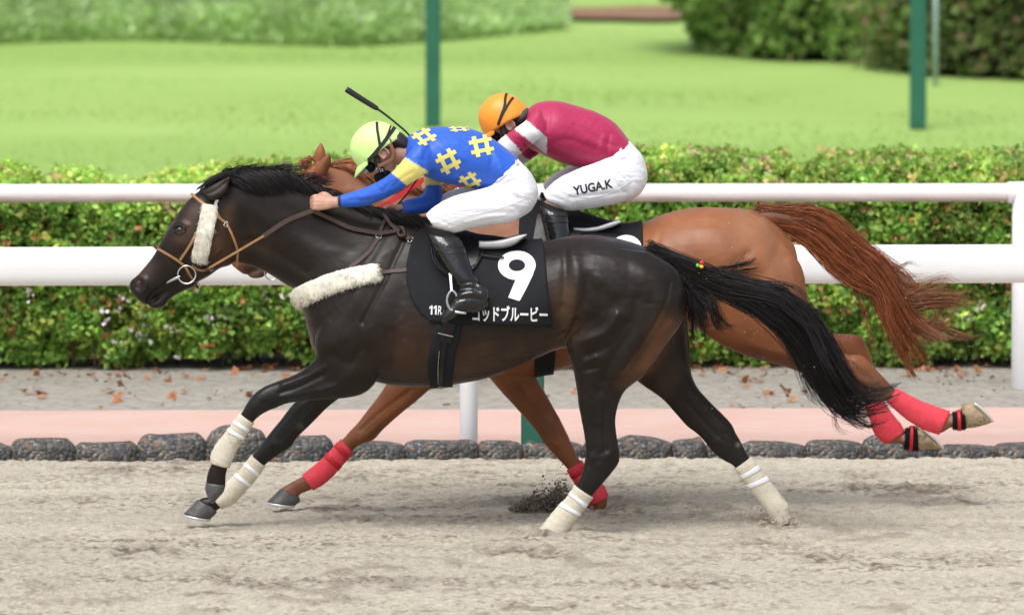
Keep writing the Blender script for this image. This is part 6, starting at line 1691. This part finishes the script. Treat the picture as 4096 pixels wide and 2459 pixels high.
hn1 = (P(1333, 809, -.122), (-1, -.02, -.02), (0, .35, 1), (0, -1, .45))
hf1 = (P(1590, 840, .11), (-1, -.05, -.35), (0, -.35, 1), (0, .8, .5))
r1, T1, R1, bo1, jo1, ho1, S1, H1 = rider('person', 'jockey in blue jersey with yellow crossed-bar emblems and lime helmet', 0.0, torso1, hips1, thigh1, shin1, foot1, arm1, arm1f, hc,
    (-.75, 0, -.66), (-.66, 0, .75), neck1, [hn1, hf1], None, jcol1, shirt1, breech1, M['boot'])
BS = bvh_of(*S1)
for cx, cy, s, a, sx, sy in ((1697, 548, 46, -.75, 1.0, .72), (1925, 584, 50, -.33, 1.0, .90), (1793, 645, 48, -.60, 1.0, 1.0), (1880, 723, 43, -.68, 1.0, .80), (1836, 517, 42, -.3, 1.0, .28)):
    V, F = decal(BS, emblem(cx, cy, s * .92, a + .12, sx, sy), 9, .0022)
    sub('emblem', mesh_from('emblem', V, F), M['yellow_print'], jo1)
V, F = loft([(1650, 552, 1622, 640, .066), (1660, 550, 1634, 646, .070)], 0, n=24, s=2); sub('collar', mesh_from('collar', V, F), M['white_print'], jo1)
# seams on the breeches
BHp = bvh_of(*H1)
for pts in ([(1790, 850), (1880, 860), (1960, 845), (2040, 820), (2110, 790), (2148, 760)], [(2002, 740), (2040, 715), (2080, 690)]):
    (V, F), _, _ = strap_on(BHp, pts, .003, .0012, .0006); sub('seam', mesh_from('seam', V, F), M['breeches'], ho1)
(V, F), _, _ = strap_on(BHp, [(1985, 725), (2010, 700), (2040, 672), (2068, 650)], .03, .002, .001); sub('waistband', mesh_from('waistband', V, F), M['breeches'], ho1)
# hair, harness, ear hole, mask, lens
V, F = fuse([loft([(1560, 530, 1545, 590, .07), (1600, 528, 1590, 600, .068), (1632, 552, 1625, 610, .060), (1655, 566, 1650, 600, .04)], 0, n=20), ellipsoid(P(1572, 590, 0), (.055, .078, .05), 18, 10, R1)], .006, 3)
obj('hair', mesh_from('hair', V, F), M['hair_black'], r1)
ho_, TH1, bvH = helmet(r1, hc, R1, .105, .129, .137, M['helmet_lime'], 'cap', .017)
helmet_strap(ho_, bvH, [(1507, 490), (1508, 500), (1509, 520), (1514, 550), (1520, 585)], .013)
helmet_strap(ho_, bvH, [(1578, 510), (1570, 523), (1553, 545), (1535, 570), (1515, 595), (1490, 625), (1465, 650), (1444, 668)], .018)
helmet_strap(ho_, bvH, [(1563, 505), (1559, 514), (1549, 540), (1533, 572)], .008)
YN = -.092
def head_bits(t, T, s=1):
    pass
ear_c = T1((-.086, -.012, -.022))
hs_ = [T1((-.082, .050, -.050)), T1((-.086, .02, -.062)), T1((-.088, -.020, -.070)), T1((-.088, -.048, -.050)), T1((-.086, -.060, -.015)), T1((-.080, -.074, .012))]
V, F = sweep(catmull(np.array(hs_), 5), np.tile([-R1[:, 0]], (26, 1)), .020, .005); obj('helmet_harness', mesh_from('helmet_harness', V, F), M['harness'], r1)
hs_ = [T1((-.088, .012, .004)), T1((-.090, -.012, .016)), T1((-.090, -.036, .004)), T1((-.090, -.046, -.022))]
V, F = sweep(catmull(np.array(hs_), 5), np.tile([-R1[:, 0]], (16, 1)), .012, .005); obj('ear_loop', mesh_from('ear_loop', V, F), M['legging'], r1)
V, F = ellipsoid(T1((0, .060, -.098)), (.060, .052, .036), 20, 12, R1); obj('chin_guard', mesh_from('chin_guard', V, F), M['legging'], r1)
V, F = ellipsoid(T1((0, .078, -.030)), (.072, .040, .030), 20, 12, R1); obj('goggles', mesh_from('goggles', V, F), M['legging'], r1)
V, F = ellipsoid(T1((0, .098, -.030)), (.058, .028, .022), 20, 12, R1); obj('goggle_lens', mesh_from('goggle_lens', V, F), M['clear_lens'], r1)
for a in ([T1((-.082, .030, -.006)), T1((-.080, .050, -.035)), T1((-.066, .060, -.085))], [T1((-.084, .018, -.010)), T1((-.080, .034, -.050)), T1((-.060, .050, -.105))]):
    V, F = sweep(catmull(np.array(a), 5), np.tile([-R1[:, 0]], (11, 1)), .014, .006); obj('chin_strap', mesh_from('chin_strap', V, F), M['elastic'], r1)
for a in ((-.078, .056, -.058), (-.074, .050, -.076)):
    c = T1(a); u = R1[:, 1]; v = R1[:, 2]
    pts = [c - R1[:, 0] * .006 + .007 * (i * u + j * v) for i, j in ((-1, -.7), (1, -.7), (1, .7), (-1, .7), (-1, -.7))]
    V, F = merge([tube([pts[i], pts[i + 1]], .0014, 6, 1) for i in range(4)]); obj('strap_buckle', mesh_from('strap_buckle', V, F), M['steel'], r1)

wh = thing('whip', 'black riding whip with thick handle sticking up behind the lime helmet', 'whip', tuple(P(1560, 460, .12)))
V, F = tube([P(1386, 358, .10), P(1390, 361, .10), P(1450, 399, .10), P(1500, 430, .10), P(1512, 437, .10)], [.010, .0145, .0135, .0125, .008], 12, 3); obj('handle', mesh_from('handle', V, F), M['whip'], wh)
V, F = tube([P(1508, 435, .10), P(1540, 458, .10), P(1580, 490, .105), P(1640, 545, .11), P(1700, 640, .12), P(1640, 760, .12), P(1560, 850, .105)], [.006, .0055, .005, .0045, .004, .004, .004], 10, 4); obj('shaft', mesh_from('shaft', V, F), M['whip'], wh)

# ---------------------------------------------------------------- rider in maroon
torso2 = [(2100, 450, 2080, 560, .055), (2125, 425, 2115, 590, .12), (2165, 408, 2160, 612, .17, 0, -.1), (2230, 405, 2215, 640, .185), (2310, 425, 2280, 662, .170), (2390, 452, 2335, 676, .155), (2460, 492, 2390, 680, .145), (2522, 568, 2425, 652, .140)]
hips2 = [(2506, 552, 2415, 650, .138), (2538, 585, 2412, 690, .150), (2570, 625, 2430, 740, .162), (2588, 685, 2445, 790, .168), (2585, 735, 2465, 812, .15), (2560, 775, 2500, 808, .11)]
thigh2 = [(2480, 590, 2578, 750, .085, -.07), (2395, 645, 2495, 806, .093, -.12), (2320, 672, 2400, 828, .086, -.165), (2252, 703, 2318, 840, .076, -.20), (2202, 738, 2262, 842, .064, -.225), (2172, 772, 2200, 820, .045, -.235)]
shin2 = [(2163, 800, 2252, 838, .048, -.235), (2158, 820, 2262, 848, .052, -.25), (2160, 850, 2270, 860, .055, -.27), (2172, 905, 2275, 905, .053, -.29), (2185, 960, 2280, 955, .049, -.31), (2205, 1010, 2290, 1005, .043, -.325), (2220, 1045, 2305, 1045, .040, -.335)]
foot2 = [(a + 385, b - 100, c + 385, d - 100, e, f) for a, b, c, d, e, f in foot1]
arm2 = [(2150, 430, 2210, 560, .058, -.12), (2103, 482, 2182, 545, .058, -.165), (2056, 516, 2130, 575, .053, -.18), (2010, 548, 2085, 615, .049, -.17), (1955, 600, 2020, 660, .046, -.16), (1890, 640, 1930, 705, .041, -.15), (1820, 680, 1845, 730, .035, -.135), (1778, 700, 1788, 742, .029, -.125)]
arm2f = [(2160, 470, 2215, 580, .055, .12), (2120, 530, 2180, 600, .052, .17), (2072, 568, 2138, 628, .049, .18), (2010, 610, 2080, 665, .047, .16), (1940, 650, 1985, 705, .042, .14), (1860, 690, 1885, 740, .035, .12), (1810, 715, 1818, 755, .029, .11)]
neck2 = [(2050, 455, 2025, 550, .055), (2080, 450, 2062, 555, .057), (2115, 445, 2100, 570, .062)]
hc2 = P(2024, 487, YC)
mar = (.42, .018, .085); wht = (.76, .75, .78)
def jcol2(V):
    C = np.tile([mar], (len(V), 1)); px, py = to_px(V)
    side = lambda ax, ay, bx, by: (px - ax) * (by - ay) - (py - ay) * (bx - ax)
    near = (V[:, 1] < YC - .09) & (px < 2186)
    b1 = near & (side(2103, 480, 2183, 545) < 0) & (side(2054, 514, 2132, 576) > 0)
    b2 = (V[:, 1] < YC) & (side(2034, 552, 2092, 614) < 0) & (side(1995, 572, 2062, 645) > 0) & (px < 2100)
    b3 = (V[:, 1] > YC + .08) & (py > 590) & (py < 612) & (px < 2180)
    b4 = (V[:, 1] > YC + .08) & (side(2034, 578, 2115, 640) < 0) & (px < 2120)
    C[b1 | b2 | b4] = wht
    return C
shirt2 = [([(2200, 440), (2190, 500), (2170, 560)], 10, -.006), ([(2180, 590), (2270, 560), (2380, 600)], 14, -.006), ([(2220, 430), (2300, 460), (2420, 520)], 10, .004), ([(2300, 500), (2400, 560), (2480, 590)], 12, -.005), ([(2350, 470), (2430, 500), (2500, 560)], 9, .004),
          ([(2410, 560), (2390, 660)], 12, .006), ([(2440, 540), (2420, 640)], 8, -.005), ([(2120, 500), (2160, 540)], 7, -.003), ([(2080, 560), (2100, 590)], 6, -.004)]
breech2 = _pl(2425, 668) + [([(2430, 700), (2500, 770)], 10, -.005), ([(2400, 660), (2340, 710), (2240, 750)], 14, .004), ([(2280, 790), (2380, 780), (2500, 770)], 8, -.004), ([(2440, 660), (2500, 640), (2550, 660)], 7, -.005), ([(2440, 630), (2500, 610), (2550, 630)], 6, .004), ([(2480, 720), (2570, 720)], 5, .003),
           ([(2460, 680), (2500, 720)], 5, -.004), ([(2190, 780), (2250, 800)], 6, -.003), ([(2480, 690), (2560, 690)], 5, -.003)]
hn2 = (P(1772, 722, YC - .122), (-1, -.02, -.1), (0, .35, 1), (0, -1, .45)); hf2 = (P(1802, 736, YC + .108), (-1, 0, -.1), (0, -.35, 1), (0, 1, .4))
r2_, T2, R2_, bo2, jo2, ho2, S2, H2 = rider('person', 'jockey in maroon jersey with white arm bands and orange helmet', YC, torso2, hips2, thigh2, shin2, foot2, arm2, arm2f, hc2,
    (-.83, 0, -.56), (-.56, 0, .83), neck2, [hn2, hf2], None, jcol2, shirt2, breech2, M['boot_clean'], 1.0)
BH2 = bvh_of(*H2)
V, F = decal(BH2, text_polys('YUGA.K', (2296, 782), (.968, -.19), (-.19, -.96), 37, .030, width=162), 9, .002, YC)
sub('lettering', mesh_from('lettering', V, F, smooth=False), M['elastic'], ho2)
for pts in ([(2230, 760), (2330, 790), (2420, 780), (2500, 740), (2575, 690)],):
    (V, F), _, _ = strap_on(BH2, pts, .003, .0012, .0006); sub('seam', mesh_from('seam', V, F), M['breeches'], ho2)
V, F = ellipsoid(T2((0, -.055, -.012)), (.078, .062, .060), 18, 10, R2_); obj('hair', mesh_from('hair', V, F), M['hair_black'], r2_)
ho_, TH2, bvH2 = helmet(r2_, hc2, R2_, .107, .122, .140, M['helmet_orange'], 'cap', .017)
helmet_strap(ho_, bvH2, [(2026, 376), (2021, 395), (2018, 425), (2008, 455), (1996, 490), (1985, 520)], .013, Y=YC)
helmet_strap(ho_, bvH2, [(2052, 392), (2038, 410), (2020, 440), (2008, 462), (1992, 500)], .012, Y=YC)
V, F = merge([ellipsoid(T2((sx * .0, -.075, -.018)), (.086, .052, .040), 18, 10, R2_) for sx in (1,)]); obj('helmet_padding', mesh_from('helmet_padding', V, F), M['stone_grey'] if 'stone_grey' in M else mat('padding_grey', (.06, .06, .07), rough=.6), r2_)
V, F = ellipsoid(T2((0, .060, -.098)), (.060, .052, .036), 20, 12, R2_); obj('chin_guard', mesh_from('chin_guard', V, F), M['legging'], r2_)
V, F = ellipsoid(T2((0, .078, -.030)), (.072, .040, .030), 20, 12, R2_); obj('goggles', mesh_from('goggles', V, F), M['legging'], r2_)
V, F = ellipsoid(T2((0, .098, -.030)), (.058, .028, .022), 20, 12, R2_); obj('goggle_lens', mesh_from('goggle_lens', V, F), M['clear_lens'], r2_)
for a in ([T2((-.082, .030, .0)), T2((-.082, .046, -.035)), T2((-.066, .056, -.085))], [T2((-.084, .010, .0)), T2((-.080, .026, -.050)), T2((-.060, .046, -.105))]):
    V, F = sweep(catmull(np.array(a), 5), np.tile([-R2_[:, 0]], (11, 1)), .015, .006); obj('chin_strap', mesh_from('chin_strap', V, F), M['elastic'], r2_)
# ================================================================== THROWN SAND
def clods(name, label, pts, sizes):
    bm0 = bmesh.new(); bmesh.ops.create_icosphere(bm0, subdivisions=1, radius=1)
    base = np.array([v.co[:] for v in bm0.verts]); bf = np.array([[v.index for v in f.verts] for f in bm0.faces]); bm0.free()
    n = len(pts); R = rng.normal(size=(n, len(base), 3)) * .18
    V = (base[None] + R) * sizes[:, None, None] + pts[:, None, :]
    F = (bf[None] + (np.arange(n) * len(base))[:, None, None]).reshape(-1, 3)
    o = obj(name, mesh_from(name, V.reshape(-1, 3), F, smooth=False), M['clod']); tag(o, label, 'sand', kind='stuff')
    return o
def plume(cx, cy, pw, ph, Y, n, lean=0, sm=.004):
    u = rng.random(n); w = np.abs(rng.normal(size=n)) * .45
    x = cx + (u - .5) * pw + rng.normal(size=n) * pw * .06 + lean * w; y = cy - w * ph * (.25 + np.sin(np.pi * np.clip(u, 0, 1)))
    yy = Y + rng.normal(size=n) * .07
    return P(x, y, yy), sm * (.4 + 1.4 * rng.random(n) ** 3)
p1, s1 = plume(2160, 2040, 230, 75, YC - .1, 2400, 30)
p2, s2 = plume(2225, 2010, 80, 90, YC - .1, 900, 20, .0038)
clods('thrown_sand', 'dark spray of wet sand thrown up beside the planted red foreleg', np.vstack([p1, p2]), np.concatenate([s1, s2]))
p1, s1 = plume(2985, 2075, 170, 90, .2, 420, 0, .0032); p2, s2 = plume(3110, 2095, 150, 35, .13, 350, 10, .004)
op_ = clods('thrown_sand', 'thin puff of sand at the rearmost hind foot of the dark horse', np.vstack([p1, p2]), np.concatenate([s1, s2]))
op_.data.materials.clear(); op_.data.materials.append(M['sand'])
n = 900
x = 2750 + 1330 * rng.random(n) ** .8; y = 1500 - 1150 * np.abs(rng.normal(size=n)) * .42 + 200 * rng.random(n)
o = clods('flying_grit', 'fine pale grains of sand flying in the air behind the horses', P(x, y, rng.uniform(-.3, 1.4, n)), .0011 + .0013 * rng.random(n) ** 3)
o.data.materials.clear(); o.data.materials.append(mat('grit', (.62, .56, .48), rough=.9))
